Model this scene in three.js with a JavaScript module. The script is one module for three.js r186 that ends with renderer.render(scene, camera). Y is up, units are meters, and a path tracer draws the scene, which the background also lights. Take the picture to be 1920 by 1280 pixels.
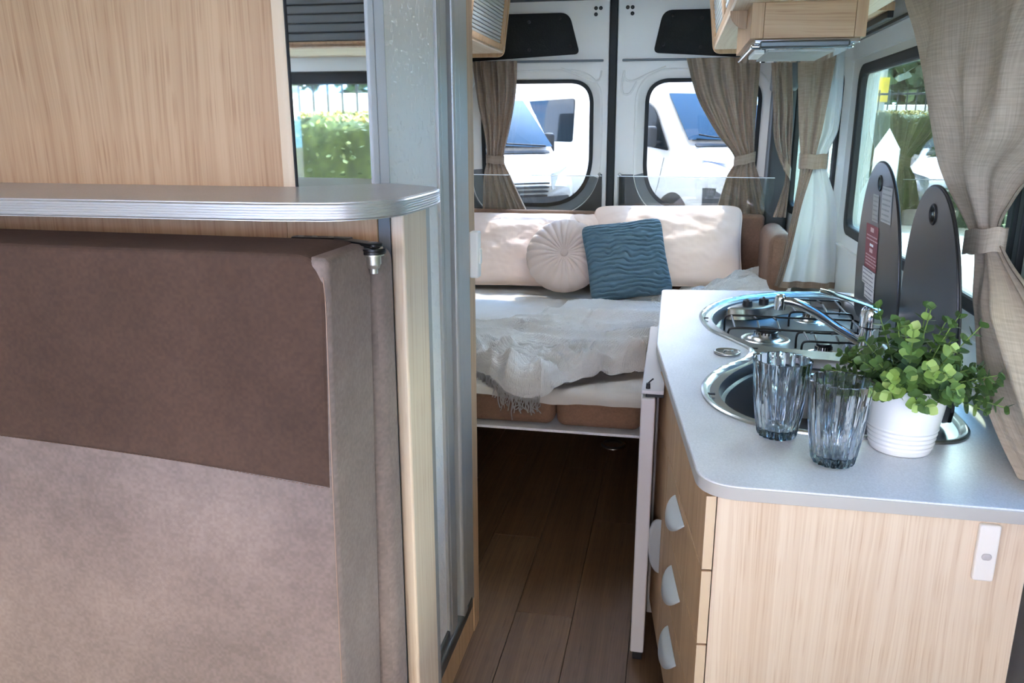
import * as THREE from 'three';
import { RoundedBoxGeometry } from 'three/addons/geometries/RoundedBoxGeometry.js';
import { mergeGeometries, mergeVertices, toCreasedNormals } from 'three/addons/utils/BufferGeometryUtils.js';
import { Sky } from 'three/addons/objects/Sky.js';
import { createNoise2D, createNoise3D } from 'simplex-noise';

// ------------------------------------------------------------------ camera, sky, sun, exposure
const scene = new THREE.Scene();
const camera = new THREE.PerspectiveCamera(2 * Math.atan(640 / 1505) * 180 / Math.PI, 1.5, 0.05, 300);
camera.position.set(0, 1.42, 0);
camera.lookAt(-0.189, 1.42 - 0.257, -0.948);

const SUN_DIR = new THREE.Vector3(0.135, 0.83, -0.541).normalize();
const sky = new Sky();
sky.scale.setScalar(4000);
sky.name = 'sky';
sky.material.uniforms.turbidity.value = 9;
sky.material.uniforms.rayleigh.value = 0.35;
Object.assign(sky.material.uniforms.cloudCoverage, { value: 0.62 }); sky.material.uniforms.cloudDensity.value = 0.5;
sky.material.uniforms.mieCoefficient.value = 0.005;
sky.material.uniforms.mieDirectionalG.value = 0.8;
sky.material.uniforms.sunPosition.value.copy(SUN_DIR);
scene.add(sky);
scene.environmentIntensity = 1.1;

const sun = new THREE.DirectionalLight(0xffe8cc, 4.2);
sun.name = 'sun';
sun.position.copy(SUN_DIR).multiplyScalar(30);
sun.castShadow = true;
sun.shadow.mapSize.set(2048, 2048);
Object.assign(sun.shadow.camera, { left: -12, right: 12, top: 12, bottom: -12, near: 1, far: 80 });
sun.shadow.radius = 1.2;
scene.add(sun);

const renderer = new THREE.WebGLRenderer({ antialias: true });
renderer.shadowMap.enabled = true;
renderer.toneMapping = THREE.LinearToneMapping;
renderer.toneMappingExposure = 7.8;

// ------------------------------------------------------------------ helpers
function rngOf(seed) { let a = seed >>> 0; return () => { a = (a + 0x6d2b79f5) | 0; let t = Math.imul(a ^ (a >>> 15), 1 | a); t = (t + Math.imul(t ^ (t >>> 7), 61 | t)) ^ t; return ((t ^ (t >>> 14)) >>> 0) / 4294967296; }; }
const R = rngOf(11);
const n2 = createNoise2D(rngOf(5)), n3 = createNoise3D(rngOf(6));
const V2 = (x, y) => new THREE.Vector2(x, y), V3 = (x, y, z) => new THREE.Vector3(x, y, z);
const lerp = THREE.MathUtils.lerp, clamp = THREE.MathUtils.clamp, smooth = THREE.MathUtils.smoothstep;
const taken = new Map();
function numbered(name) { const n = taken.get(name) || 0; taken.set(name, n + 1); return n ? name + '_' + String(n).padStart(3, '0') : name; }
function tag(o, label, category, group) { Object.assign(o.userData, { label, category }); if (group) o.userData.group = group; return o; }
function thing(name, label, category, pos = [0, 0, 0], group) { const g = new THREE.Group(); g.name = numbered(name); g.position.set(...pos); tag(g, label, category, group); scene.add(g); return g; }
function base(name, pos = [0, 0, 0]) { const g = new THREE.Group(); g.name = numbered(name); g.position.set(...pos); g.userData.kind = 'structure'; scene.add(g); return g; }
const join = (geos) => Array.isArray(geos) ? (geos.length > 1 ? mergeGeometries(geos.map((g) => { const h = g.index ? g.toNonIndexed() : g; for (const k of Object.keys(h.attributes)) if (!['position', 'normal', 'uv'].includes(k)) h.deleteAttribute(k); return h; })) : geos[0]) : geos;
// geometry given in world coordinates; a part takes its place from its parents
function obj(name, geos, mat, parent = scene, local = false) {
  const g = join(geos);
  if (!local && parent !== scene) for (let p = parent; p && p !== scene; p = p.parent) g.translate(-p.position.x, -p.position.y, -p.position.z);
  const m = new THREE.Mesh(g, mat);
  m.name = parent === scene ? numbered(name) : name;
  m.castShadow = m.receiveShadow = true;
  parent.add(m);
  return m;
}
function struct(name, geos, mat, parent = scene, local = false) { const m = obj(name, geos, mat, parent, local); if (parent === scene) m.userData.kind = 'structure'; return m; }
// uv in metres from the dominant axis; turn swaps the grain
function boxUV(g, turn = false, ou = 0, ov = 0) {
  const h = g.index ? g.toNonIndexed() : g, p = h.attributes.position, n = h.attributes.normal, uv = new Float32Array(p.count * 2);
  for (let i = 0; i < p.count; i += 3) {
    let ax = 0, ay = 0, az = 0;
    for (let k = 0; k < 3; k++) { ax += Math.abs(n.getX(i + k)); ay += Math.abs(n.getY(i + k)); az += Math.abs(n.getZ(i + k)); }
    for (let k = 0; k < 3; k++) {
      const x = p.getX(i + k), y = p.getY(i + k), z = p.getZ(i + k);
      let a, b;
      if (az >= ax && az >= ay) { a = x; b = y; } else if (ax >= ay) { a = z; b = y; } else { a = x; b = z; }
      if (turn) [a, b] = [b, a];
      uv[(i + k) * 2] = a + ou; uv[(i + k) * 2 + 1] = b + ov;
    }
  }
  h.setAttribute('uv', new THREE.BufferAttribute(uv, 2));
  return h;
}
// box between two corners, edges rounded
function bx(x0, x1, y0, y1, z0, z1, r = 0.003, turn = false, seg = 2) {
  const w = Math.abs(x1 - x0), h = Math.abs(y1 - y0), d = Math.abs(z1 - z0);
  const g = new RoundedBoxGeometry(w, h, d, seg, Math.min(r, w * 0.49, h * 0.49, d * 0.49));
  g.translate((x0 + x1) / 2, (y0 + y1) / 2, (z0 + z1) / 2);
  return boxUV(g, turn, R() * 3, R() * 3);
}
// a slab standing on a plan line from a to b (inner face), thick outward to the given side
function planSlab(a, b, y0, y1, t0, t1, r = 0.002, turn = false) {
  const dx = b[0] - a[0], dz = b[1] - a[1], L = Math.hypot(dx, dz), g = bx(0, L, y0, y1, t0, t1, r, turn);
  g.rotateY(-Math.atan2(dz, dx)); g.translate(a[0], 0, a[1]);
  return g;
}
function cyl(r0, r1, h, x, y, z, seg = 24) { const g = new THREE.CylinderGeometry(r1, r0, h, seg); g.translate(x, y + h / 2, z); return g; }
function tube(pts, r, seg = 40, rs = 8, closed = false) { return new THREE.TubeGeometry(new THREE.CatmullRomCurve3(pts.map((p) => V3(...p)), closed, 'centripetal'), seg, r, rs, closed); }
function lathe(prof, seg = 48, x = 0, y = 0, z = 0) { const g = new THREE.LatheGeometry(prof.map((p) => V2(p[0], p[1])), seg); g.translate(x, y, z); return g; }
function extrude(shape, depth, bevel = 0.003, seg = 2, curve = 12) { const e = new THREE.ExtrudeGeometry(shape, { depth: Math.max(depth - 2 * bevel, 1e-4), bevelEnabled: bevel > 0, bevelSize: bevel, bevelThickness: bevel, bevelOffset: -bevel, bevelSegments: seg, curveSegments: curve }); e.translate(0, 0, bevel); return e; }
// closed smooth curve through points, as n points
function closedCurve(pts, n = 120) { return new THREE.CatmullRomCurve3(pts.map((p) => V3(p[0], 0, p[1])), true, 'centripetal').getSpacedPoints(n).slice(0, n).map((p) => [p.x, p.z]); }
function area(poly) { let s = 0; poly.forEach((p, i) => { const q = poly[(i + 1) % poly.length]; s += p[0] * q[1] - q[0] * p[1]; }); return s / 2; }
function offset(poly, d) { // positive d grows the outline
  const s = area(poly) > 0 ? 1 : -1, N = poly.length;
  return poly.map((p, i) => { const a = poly[(i + N - 1) % N], b = poly[(i + 1) % N]; let tx = b[0] - a[0], ty = b[1] - a[1]; const l = Math.hypot(tx, ty) || 1; return [p[0] + s * d * ty / l, p[1] - s * d * tx / l]; });
}
// rings = [[poly (x,z), y], ...] skinned one after the other; caps optional
function loft(rings, capStart = false, capEnd = false, closed = true) {
  const N = rings[0][0].length, pos = [], uv = [], idx = [];
  rings.forEach(([poly, y], r) => { for (let i = 0; i < N; i++) { pos.push(poly[i][0], y, poly[i][1]); uv.push(i / N, r / rings.length); } });
  const M = closed ? N : N - 1;
  for (let r = 0; r < rings.length - 1; r++) for (let i = 0; i < M; i++) { const a = r * N + i, b = r * N + (i + 1) % N, c = a + N, d = b + N; idx.push(a, b, c, b, d, c); }
  const cap = (r, want) => { const poly = rings[r][0], tris = THREE.ShapeUtils.triangulateShape(poly.map((p) => V2(...p)), []), o = pos.length / 3; poly.forEach((p) => { pos.push(p[0], rings[r][1], p[1]); uv.push(p[0], p[1]); }); for (const t of tris) { const [A, B, C] = t.map((k) => poly[k]), ny = (B[1] - A[1]) * (C[0] - A[0]) - (B[0] - A[0]) * (C[1] - A[1]); ny * want > 0 ? idx.push(o + t[0], o + t[1], o + t[2]) : idx.push(o + t[0], o + t[2], o + t[1]); } };
  if (capStart) cap(0, -1);
  if (capEnd) cap(rings.length - 1, 1);
  const g = new THREE.BufferGeometry();
  g.setAttribute('position', new THREE.Float32BufferAttribute(pos, 3));
  g.setAttribute('uv', new THREE.Float32BufferAttribute(uv, 2));
  g.setIndex(idx);
  return toCreasedNormals(g, 0.6);
}
function roundPoly(pts) { // [x, y, radius] corners -> Shape
  const s = new THREE.Shape(), N = pts.length;
  pts.forEach((p, i) => {
    const a = pts[(i + N - 1) % N], b = pts[(i + 1) % N], r = p[2] || 0;
    const la = Math.hypot(a[0] - p[0], a[1] - p[1]), lb = Math.hypot(b[0] - p[0], b[1] - p[1]);
    const s0 = [p[0] + (a[0] - p[0]) * r / la, p[1] + (a[1] - p[1]) * r / la], s1 = [p[0] + (b[0] - p[0]) * r / lb, p[1] + (b[1] - p[1]) * r / lb];
    if (i) s.lineTo(...s0); else s.moveTo(...s0);
    if (r) s.quadraticCurveTo(p[0], p[1], ...s1);
  });
  s.closePath();
  return s;
}
function resample(shape, n) { const p = shape.getSpacedPoints(n); return p.slice(0, n).map((q) => [q.x, q.y]); }
// a grid surface from f(u, v) -> [x, y, z], given thickness on the far side of its normal
function sheet(nu, nv, f, uvf, thick = 0) {
  const pos = [], uv = [], idx = [];
  for (let j = 0; j <= nv; j++) for (let i = 0; i <= nu; i++) { const u = i / nu, v = j / nv; pos.push(...f(u, v)); uv.push(...uvf(u, v)); }
  for (let j = 0; j < nv; j++) for (let i = 0; i < nu; i++) { const a = j * (nu + 1) + i, b = a + 1, c = a + nu + 1, d = c + 1; idx.push(a, c, b, b, c, d); }
  const g = new THREE.BufferGeometry();
  g.setAttribute('position', new THREE.Float32BufferAttribute(pos, 3));
  g.setAttribute('uv', new THREE.Float32BufferAttribute(uv, 2));
  g.setIndex(idx);
  g.computeVertexNormals();
  if (!thick) return g;
  const n = g.attributes.normal, cnt = n.count, P = pos.slice(), N = Array.from(n.array), U = uv.slice(), I = idx.slice();
  for (let k = 0; k < cnt; k++) { P.push(pos[k * 3] - N[k * 3] * thick, pos[k * 3 + 1] - N[k * 3 + 1] * thick, pos[k * 3 + 2] - N[k * 3 + 2] * thick); U.push(uv[k * 2], uv[k * 2 + 1]); }
  for (let k = 0; k < cnt; k++) N.push(-N[k * 3], -N[k * 3 + 1], -N[k * 3 + 2]);
  for (let k = 0; k < idx.length; k += 3) I.push(idx[k] + cnt, idx[k + 2] + cnt, idx[k + 1] + cnt);
  const edge = (a, b) => I.push(a, b, a + cnt, b, b + cnt, a + cnt);
  for (let i = 0; i < nu; i++) { edge(i, i + 1); edge(nv * (nu + 1) + i + 1, nv * (nu + 1) + i); }
  for (let j = 0; j < nv; j++) { edge((j + 1) * (nu + 1), j * (nu + 1)); edge(j * (nu + 1) + nu, (j + 1) * (nu + 1) + nu); }
  const h = new THREE.BufferGeometry();
  h.setAttribute('position', new THREE.Float32BufferAttribute(P, 3));
  h.setAttribute('normal', new THREE.Float32BufferAttribute(N, 3));
  h.setAttribute('uv', new THREE.Float32BufferAttribute(U, 2));
  h.setIndex(I);
  return h;
}
// value of a table [[key, value], ...] at k, smooth between rows (keys may fall)
function table(rows, k) {
  const up = rows[rows.length - 1][0] > rows[0][0];
  if (up ? k <= rows[0][0] : k >= rows[0][0]) return rows[0][1];
  for (let i = 0; i < rows.length - 1; i++) {
    const [a, va] = rows[i], [b, vb] = rows[i + 1];
    if (up ? k <= b : k >= b) {
      const t = (k - a) / (b - a), h = b - a;
      const m0 = i ? (vb - rows[i - 1][1]) / (b - rows[i - 1][0]) : (vb - va) / h, m1 = i < rows.length - 2 ? (rows[i + 2][1] - va) / (rows[i + 2][0] - a) : (vb - va) / h;
      const t2 = t * t, t3 = t2 * t;
      return (2 * t3 - 3 * t2 + 1) * va + (t3 - 2 * t2 + t) * h * m0 + (-2 * t3 + 3 * t2) * vb + (t3 - t2) * h * m1;
    }
  }
  return rows[rows.length - 1][1];
}

// ------------------------------------------------------------------ textures
function periodic(seed) { // tiling value noise
  const S = 256, r = rngOf(seed), t = new Float32Array(S * S).map(() => r());
  return (x, y, px, py) => {
    const xi = Math.floor(x), yi = Math.floor(y), fx = x - xi, fy = y - yi, u = fx * fx * (3 - 2 * fx), v = fy * fy * (3 - 2 * fy);
    const at = (a, b) => t[((((b % py) + py) % py) % S) * S + (((a % px) + px) % px) % S];
    return lerp(lerp(at(xi, yi), at(xi + 1, yi), u), lerp(at(xi, yi + 1), at(xi + 1, yi + 1), u), v);
  };
}
function tex(w, h, size, f, srgb = true) { // f(x, y in 0..1) -> [r, g, b] in 0..1, one tile covers size[0] x size[1] metres
  const d = new Uint8Array(w * h * 4);
  for (let y = 0; y < h; y++) for (let x = 0; x < w; x++) { const c = f(x / w, y / h), o = (y * w + x) * 4; for (let k = 0; k < 3; k++) d[o + k] = clamp(Math.round((Array.isArray(c) ? c[k] : c) * 255), 0, 255); d[o + 3] = 255; }
  const t = new THREE.DataTexture(d, w, h);
  t.wrapS = t.wrapT = THREE.RepeatWrapping;
  t.magFilter = THREE.LinearFilter; t.minFilter = THREE.LinearMipmapLinearFilter; t.generateMipmaps = true;
  t.repeat.set(1 / size[0], 1 / size[1]);
  if (srgb) t.colorSpace = THREE.SRGBColorSpace;
  t.needsUpdate = true;
  return t;
}
const hex = (h) => [(h >> 16) / 255, ((h >> 8) & 255) / 255, (h & 255) / 255];
const mix3 = (a, b, t) => [lerp(a[0], b[0], t), lerp(a[1], b[1], t), lerp(a[2], b[2], t)];
const pn = periodic(3), pm = periodic(9);
function woodTex(light, dark, w, h, size, fine = 1, knots = 0) {
  const A = hex(light), B = hex(dark);
  return tex(w, h, size, (x, y) => {
    const warp = (pn(x * 3, y * 2, 3, 2) - 0.5) * 0.05 + (pm(x * 7, y * 5, 7, 5) - 0.5) * 0.012;
    const xx = x + warp + 4;
    const band = pn(xx * 22, y * 1, 22, 1) * 0.42 + pm(xx * 61, y * 2, 61, 2) * 0.36 + pn(xx * 130, y * 3, 130, 3) * 0.34;
    const pore = pm(xx * 240, y * 16, 240, 16), pore2 = pn(xx * 253, y * 6, 253, 6);
    let t = clamp((band - 0.3) * 1.15, 0, 1) * 0.62 + (pore > 0.68 ? (pore - 0.68) * 1.3 * fine : 0) + (pore2 - 0.5) * 0.3 * fine;
    if (knots) { const k = pn(x * 5, y * 4, 5, 4); t += k > 0.86 ? (k - 0.86) * 3 : 0; }
    return mix3(A, B, clamp(t, 0, 1));
  });
}
const T = {
  oak: woodTex(0xdbc3a4, 0xac8a69, 1024, 1024, [0.62, 1.2]),
  oakLit: woodTex(0xe7d6bd, 0xc7aa8a, 1024, 1024, [0.5, 1.2]),  // same oak made paler, to carry the light falling on it
  floor: woodTex(0x735b45, 0x403022, 512, 1024, [0.4, 0.9], 1, 1),
  linen: tex(1024, 1024, [0.42, 0.42], (x, y) => {
    const wx = pn(x * 170, y * 9, 170, 9), wy = pm(x * 9, y * 170, 9, 170), s = (Math.sin(x * Math.PI * 2 * 170) * Math.sin(y * Math.PI * 2 * 170) + 1) / 2;
    const v = 0.62 + (wx - 0.5) * 0.22 + (wy - 0.5) * 0.22 + (s - 0.5) * 0.2;
    return mix3([0.57, 0.52, 0.46], [0.92, 0.89, 0.83], clamp(v, 0, 1));
  }),
  linenBump: tex(1024, 1024, [0.42, 0.42], (x, y) => 0.5 + 0.25 * Math.sin(x * Math.PI * 2 * 170) * Math.sin(y * Math.PI * 2 * 170) + (pn(x * 170, y * 12, 170, 12) - 0.5) * 0.5 + (pm(x * 12, y * 170, 12, 170) - 0.5) * 0.5, false),
  suede: tex(1024, 1024, [1.1, 1.1], (x, y) => { const m = pn(x * 5, y * 5, 5, 5) * 0.5 + pm(x * 13, y * 13, 13, 13) * 0.3 + pn(x * 40, y * 40, 40, 40) * 0.2, f = pm(x * 250, y * 250, 250, 250); const v = 0.84 + (m - 0.5) * 0.24 + (f - 0.5) * 0.09; return [v, v, v]; }),
  twill: tex(512, 512, [0.12, 0.12], (x, y) => 0.5 + 0.32 * Math.sin((x + y) * Math.PI * 2 * 60) + (pn(x * 200, y * 200, 200, 200) - 0.5) * 0.5, false),
  knit: tex(512, 512, [0.2, 0.2], (x, y) => { const r = Math.abs(Math.sin(y * Math.PI * 18)), s = Math.abs(Math.sin((x + (Math.floor(y * 18) % 2) * 0.028) * Math.PI * 18)); return 0.2 + 0.5 * r * (0.5 + 0.5 * s) + (pn(x * 120, y * 120, 120, 120) - 0.5) * 0.55; }, false),
  cloth: tex(512, 512, [0.3, 0.3], (x, y) => 0.5 + (pn(x * 150, y * 6, 150, 6) - 0.5) * 0.5 + (pm(x * 6, y * 150, 6, 150) - 0.5) * 0.5, false),
  orange: tex(512, 512, [0.3, 0.3], (x, y) => { const a = pn(x * 26, y * 26, 26, 26), b = pm(x * 60, y * 30, 60, 30); return 0.5 + (a > 0.74 ? (a - 0.74) * 3 : 0) - (b > 0.82 ? (b - 0.82) * 3.5 : 0); }, false),
  speck: tex(512, 512, [0.25, 0.25], (x, y) => { const v = 0.9 + (pn(x * 120, y * 120, 120, 120) - 0.5) * 0.07 + (pm(x * 3, y * 3, 3, 3) - 0.5) * 0.05; return [v, v, v]; }),
  carpet: tex(256, 256, [0.2, 0.2], (x, y) => pn(x * 90, y * 90, 90, 90) * 0.6 + pm(x * 40, y * 40, 40, 40) * 0.4, false),
  hedge: tex(512, 512, [1.2, 1.2], (x, y) => mix3([0.10, 0.13, 0.05], [0.25, 0.28, 0.11], pn(x * 60, y * 60, 60, 60) * 0.6 + pm(x * 18, y * 18, 18, 18) * 0.4)),
  asphalt: tex(512, 512, [2, 2], (x, y) => { const v = 0.6 + (pn(x * 200, y * 200, 200, 200) - 0.5) * 0.2 + (pm(x * 9, y * 9, 9, 9) - 0.5) * 0.12; return [v, v * 0.98, v * 0.95]; }),
};
// ------------------------------------------------------------------ materials
const std = (p) => new THREE.MeshStandardMaterial(p), phy = (p) => new THREE.MeshPhysicalMaterial(p);
const M = {
  oak: std({ map: T.oak, roughness: 0.5, color: 0xeadccb }),
  oakLit: std({ map: T.oakLit, roughness: 0.48, color: 0xffffff }),  // lighter copy of the oak: brighter light is put into its colour
  oakEdge: std({ color: 0xd9c3a2, roughness: 0.5 }),
  floor: [0xffffff, 0xe8e0d8, 0xf4ece2].map((c) => std({ map: T.floor, roughness: 0.42, color: c })),
  floorGap: std({ color: 0x2a1e15, roughness: 0.8 }),
  white: std({ color: 0xe4e3dc, roughness: 0.35 }),
  whiteGreenLit: std({ color: 0xdfe4de, roughness: 0.3 }),  // white with the greenish light from the tinted glass put into its colour
  bodyWhite: phy({ color: 0xf0f0ee, roughness: 0.3, clearcoat: 0.6, clearcoatRoughness: 0.1 }),
  textured: std({ color: 0xf3f2ec, roughness: 0.38, bumpMap: T.orange, bumpScale: 0.003 }),
  alu: std({ color: 0xb4b5b0, roughness: 0.38, metalness: 0.4 }),
  aluBright: std({ color: 0xd6d8d8, roughness: 0.3, metalness: 0.85 }),
  aluDark: std({ color: 0x6c7272, roughness: 0.4, metalness: 0.7 }),
  greyPlastic: std({ color: 0xa6aaa7, roughness: 0.5 }),
  chrome: std({ color: 0xe4e6e8, roughness: 0.08, metalness: 1 }),
  steelBowl: std({ color: 0x74787c, roughness: 0.32, metalness: 1 }),
  steel: std({ color: 0xb4b6b4, roughness: 0.26, metalness: 1 }),
  steelLid: std({ color: 0x444648, roughness: 0.3, metalness: 1 }),
  zinc: std({ color: 0xc9c8bd, roughness: 0.35, metalness: 0.9 }),
  black: std({ color: 0x16171a, roughness: 0.55 }),
  rubber: std({ color: 0x15191a, roughness: 0.6 }),
  carpet: std({ color: 0x1f2021, roughness: 0.95, bumpMap: T.carpet, bumpScale: 0.0015 }),
  trimDark: std({ color: 0x33373a, roughness: 0.55 }),
  trimGrey: std({ color: 0x6f767a, roughness: 0.5 }),
  enamel: std({ color: 0x0d0d0f, roughness: 0.3 }),
  laminate: std({ map: T.speck, color: 0xf2f4f8, roughness: 0.34 }),
  laminateEdge: std({ color: 0xb9b7b0, roughness: 0.42 }),
  shelfTop: std({ map: T.speck, color: 0xc8c4c4, roughness: 0.3 }),
  velourDark: phy({ map: T.suede, color: 0x614a3d, roughness: 0.95, bumpMap: T.twill, bumpScale: 0.0003, sheen: 0.5, sheenColor: new THREE.Color(0x8d7061), sheenRoughness: 0.6 }),
  velour: phy({ map: T.suede, color: 0x9f8f86, roughness: 0.95, bumpMap: T.twill, bumpScale: 0.0004, sheen: 0.5, sheenColor: new THREE.Color(0xc9b0a4), sheenRoughness: 0.6 }),
  velourBed: phy({ map: T.suede, color: 0x8c6b55, roughness: 0.95, bumpMap: T.twill, bumpScale: 0.0003, sheen: 0.4, sheenColor: new THREE.Color(0x9d8271), sheenRoughness: 0.6 }),
  piping: std({ color: 0x9a8070, roughness: 0.9 }),
  linen: std({ map: T.linen, color: 0xf4ede2, roughness: 0.95, bumpMap: T.linenBump, bumpScale: 0.0005 }),
  linenRear: phy({ map: T.linen, color: 0xd9cbc1, roughness: 0.95, bumpMap: T.linenBump, bumpScale: 0.0004, transmission: 0.3, thickness: 0 }),
  lining: phy({ color: 0xe9efec, roughness: 0.9, bumpMap: T.cloth, bumpScale: 0.0002, transmission: 0.25, thickness: 0 }),
  pillow: phy({ color: 0xe6cfc0, roughness: 0.9, bumpMap: T.cloth, bumpScale: 0.0004, sheen: 0.3, sheenColor: new THREE.Color(0xf3e0d6), sheenRoughness: 0.5 }),
  roundCushion: std({ color: 0xc4b2a6, roughness: 0.92, bumpMap: T.cloth, bumpScale: 0.0005 }),
  blueVelvet: phy({ color: 0x4d6773, roughness: 0.75, sheen: 0.9, sheenColor: new THREE.Color(0x9fc0cc), sheenRoughness: 0.35 }),
  sheet: std({ color: 0xb5b1a9, roughness: 0.95, bumpMap: T.cloth, bumpScale: 0.0006 }),
  throw: phy({ color: 0xc9c8c4, roughness: 1, bumpMap: T.knit, bumpScale: 0.0035, sheen: 0.6, sheenColor: new THREE.Color(0xe9e9e6), sheenRoughness: 0.7 }),
  fridge: std({ color: 0xbfbbba, roughness: 0.45 }),
  handle: std({ color: 0xd6dadb, roughness: 0.36, metalness: 0.6 }),
  switchWhite: std({ color: 0xf2efe6, roughness: 0.35 }),
  ceramic: phy({ color: 0xf1f0ec, roughness: 0.25, clearcoat: 0.5, clearcoatRoughness: 0.1 }),
  soil: std({ color: 0x33271d, roughness: 1 }),
  stem: std({ color: 0x6d8440, roughness: 0.7 }),
  glass: phy({ color: 0xffffff, roughness: 0, transmission: 1, thickness: 0, ior: 1.5 }),
  glassRear: phy({ color: 0xb4b8b8, roughness: 0, transmission: 1, thickness: 0, ior: 1.5 }),
  glassTint: phy({ color: 0xd2e2db, roughness: 0, transmission: 1, thickness: 0, ior: 1.5 }),
  addedSkylight: phy({ color: 0xf4f4f0, roughness: 1, transmission: 0.6, thickness: 0 }),  // milky pane of the added roof hatch
  glassGreen: phy({ color: 0xe3efe9, roughness: 0, transmission: 1, thickness: 0, ior: 1.5 }),
  acrylic: phy({ color: 0xf4f6f5, roughness: 0, transmission: 1, thickness: 0, ior: 1.45 }),
  acrylicEdge: std({ color: 0xe9eeee, roughness: 0.3 }),
  tumbler: phy({ color: 0xffffff, roughness: 0.02, transmission: 1, thickness: 0.01, ior: 1.5, attenuationColor: new THREE.Color(0x9aabb5), attenuationDistance: 0.035 }),
  mirror: std({ color: 0xe9eae8, roughness: 0.02, metalness: 1 }),
  tambour: std({ color: 0xb9bdb8, roughness: 0.5 }),
  tambourDark: std({ color: 0x6b706f, roughness: 0.55 }),
  ground: std({ map: T.asphalt, roughness: 0.95, color: 0xcfcac2 }),
  hedge: std({ map: T.hedge, roughness: 1 }),
  fence: std({ color: 0x1a1e26, roughness: 0.6 }),
  wallPale: std({ color: 0xe6e4e0, roughness: 0.9 }),
  trunk: std({ color: 0x4f4033, roughness: 1 }),
  yellow: std({ color: 0xe7c21a, roughness: 0.6 }),
  carGlass: phy({ color: 0x1a2226, roughness: 0.06, specularIntensity: 0.6 }),
  bumper: std({ color: 0x4c5054, roughness: 0.7 }),
  carDark: std({ color: 0x23272c, roughness: 0.3 }),
  carBlue: std({ color: 0x2f57a8, roughness: 0.3 }),
  lamp: phy({ color: 0xdfe6ee, roughness: 0.1, metalness: 0.6 }),
  tyre: std({ color: 0x1b1b1c, roughness: 0.9 }),
};
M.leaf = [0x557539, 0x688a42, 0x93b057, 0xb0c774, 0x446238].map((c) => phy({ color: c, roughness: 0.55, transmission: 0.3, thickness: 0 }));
// ------------------------------------------------------------------ the setting: van shell
const XW = 0.72, XL = -1.26;
{ // floor with planks
  const f = base('floor', [0, 0, 0]);
  struct('subfloor', bx(-1.34, 0.8, -0.06, -0.005, -4.7, 1.9, 0.002), M.floorGap, f);
  const xs = [-1.26, -1.093, -0.922, -0.751, -0.58, -0.408, -0.235, -0.062, 0.109, 0.28, 0.45, 0.62, 0.72];
  const cuts = [[-3.1, -1.4], [-3.4, -1.9], [-2.9, -1.2], [-3.3, -1.65], [-2.57, -1.3], [-3.2, -2.11, -0.7], [-2.74, -1.45], [-3.0, -1.2], [-3.3, -1.7], [-2.8, -1.0], [-3.3, -1.6], [-3, -1.4]];
  for (let i = 0; i < xs.length - 1; i++) {
    const zs = [-4.6, ...cuts[i], 0.4, 1.85];
    for (let k = 0; k < zs.length - 1; k++) struct('plank', bx(xs[i] + 0.0009, xs[i + 1] - 0.0009, -0.006, 0, zs[k] + 0.0009, zs[k + 1] - 0.0009, 0.001, false, 1), M.floor[Math.floor(R() * 3)], f);
  }
  const soc = lathe([[0.001, 0.004], [0.04, 0.004], [0.045, 0.009], [0.055, 0.01], [0.062, 0.004], [0.063, 0.0005]], 40, -0.22, 0, -3.5);
  tag(obj('table_leg_socket', soc, M.steel), 'round metal table-leg socket set in the dark floor under the bed', 'socket');
}
{ const c = new THREE.Shape([V2(-1.34, -1.9), V2(0.8, -1.9), V2(0.8, 4.56), V2(-1.34, 4.56)]); c.holes.push(roundPoly([[-0.7, 2.85, 0.05], [0.0, 2.85, 0.05], [0.0, 3.55, 0.05], [-0.7, 3.55, 0.05]])); const g = extrude(c, 0.06, 0.002); g.rotateX(-Math.PI / 2); g.translate(0, 2.1, 0); struct('ceiling', boxUV(g), M.white);
  struct('added_window_7', bx(-0.72, 0.02, 2.165, 2.173, -3.57, -2.83, 0.002), M.addedSkylight); }  // roof hatch added out of view to brighten the bed
struct('wall_left', bx(-1.34, XL, -0.1, 2.12, -4.72, 0.3, 0.002), M.white);
function wallWithHoles(len, y0, y1, holes, thick) {
  const s = new THREE.Shape([V2(0, y0), V2(len, y0), V2(len, y1), V2(0, y1)]);
  for (const [a0, a1, b0, b1, r] of holes) { const h = roundPoly([[a0, b0, r], [a1, b0, r], [a1, b1, r], [a0, b1, r]]); s.holes.push(h); }
  return extrude(s, thick, 0.006, 2, 10);
}
const winB = [1.90, 3.62, 1.0, 1.655, 0.07], winC = [0.15, 1.55, 0.95, 1.59, 0.09];
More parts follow.
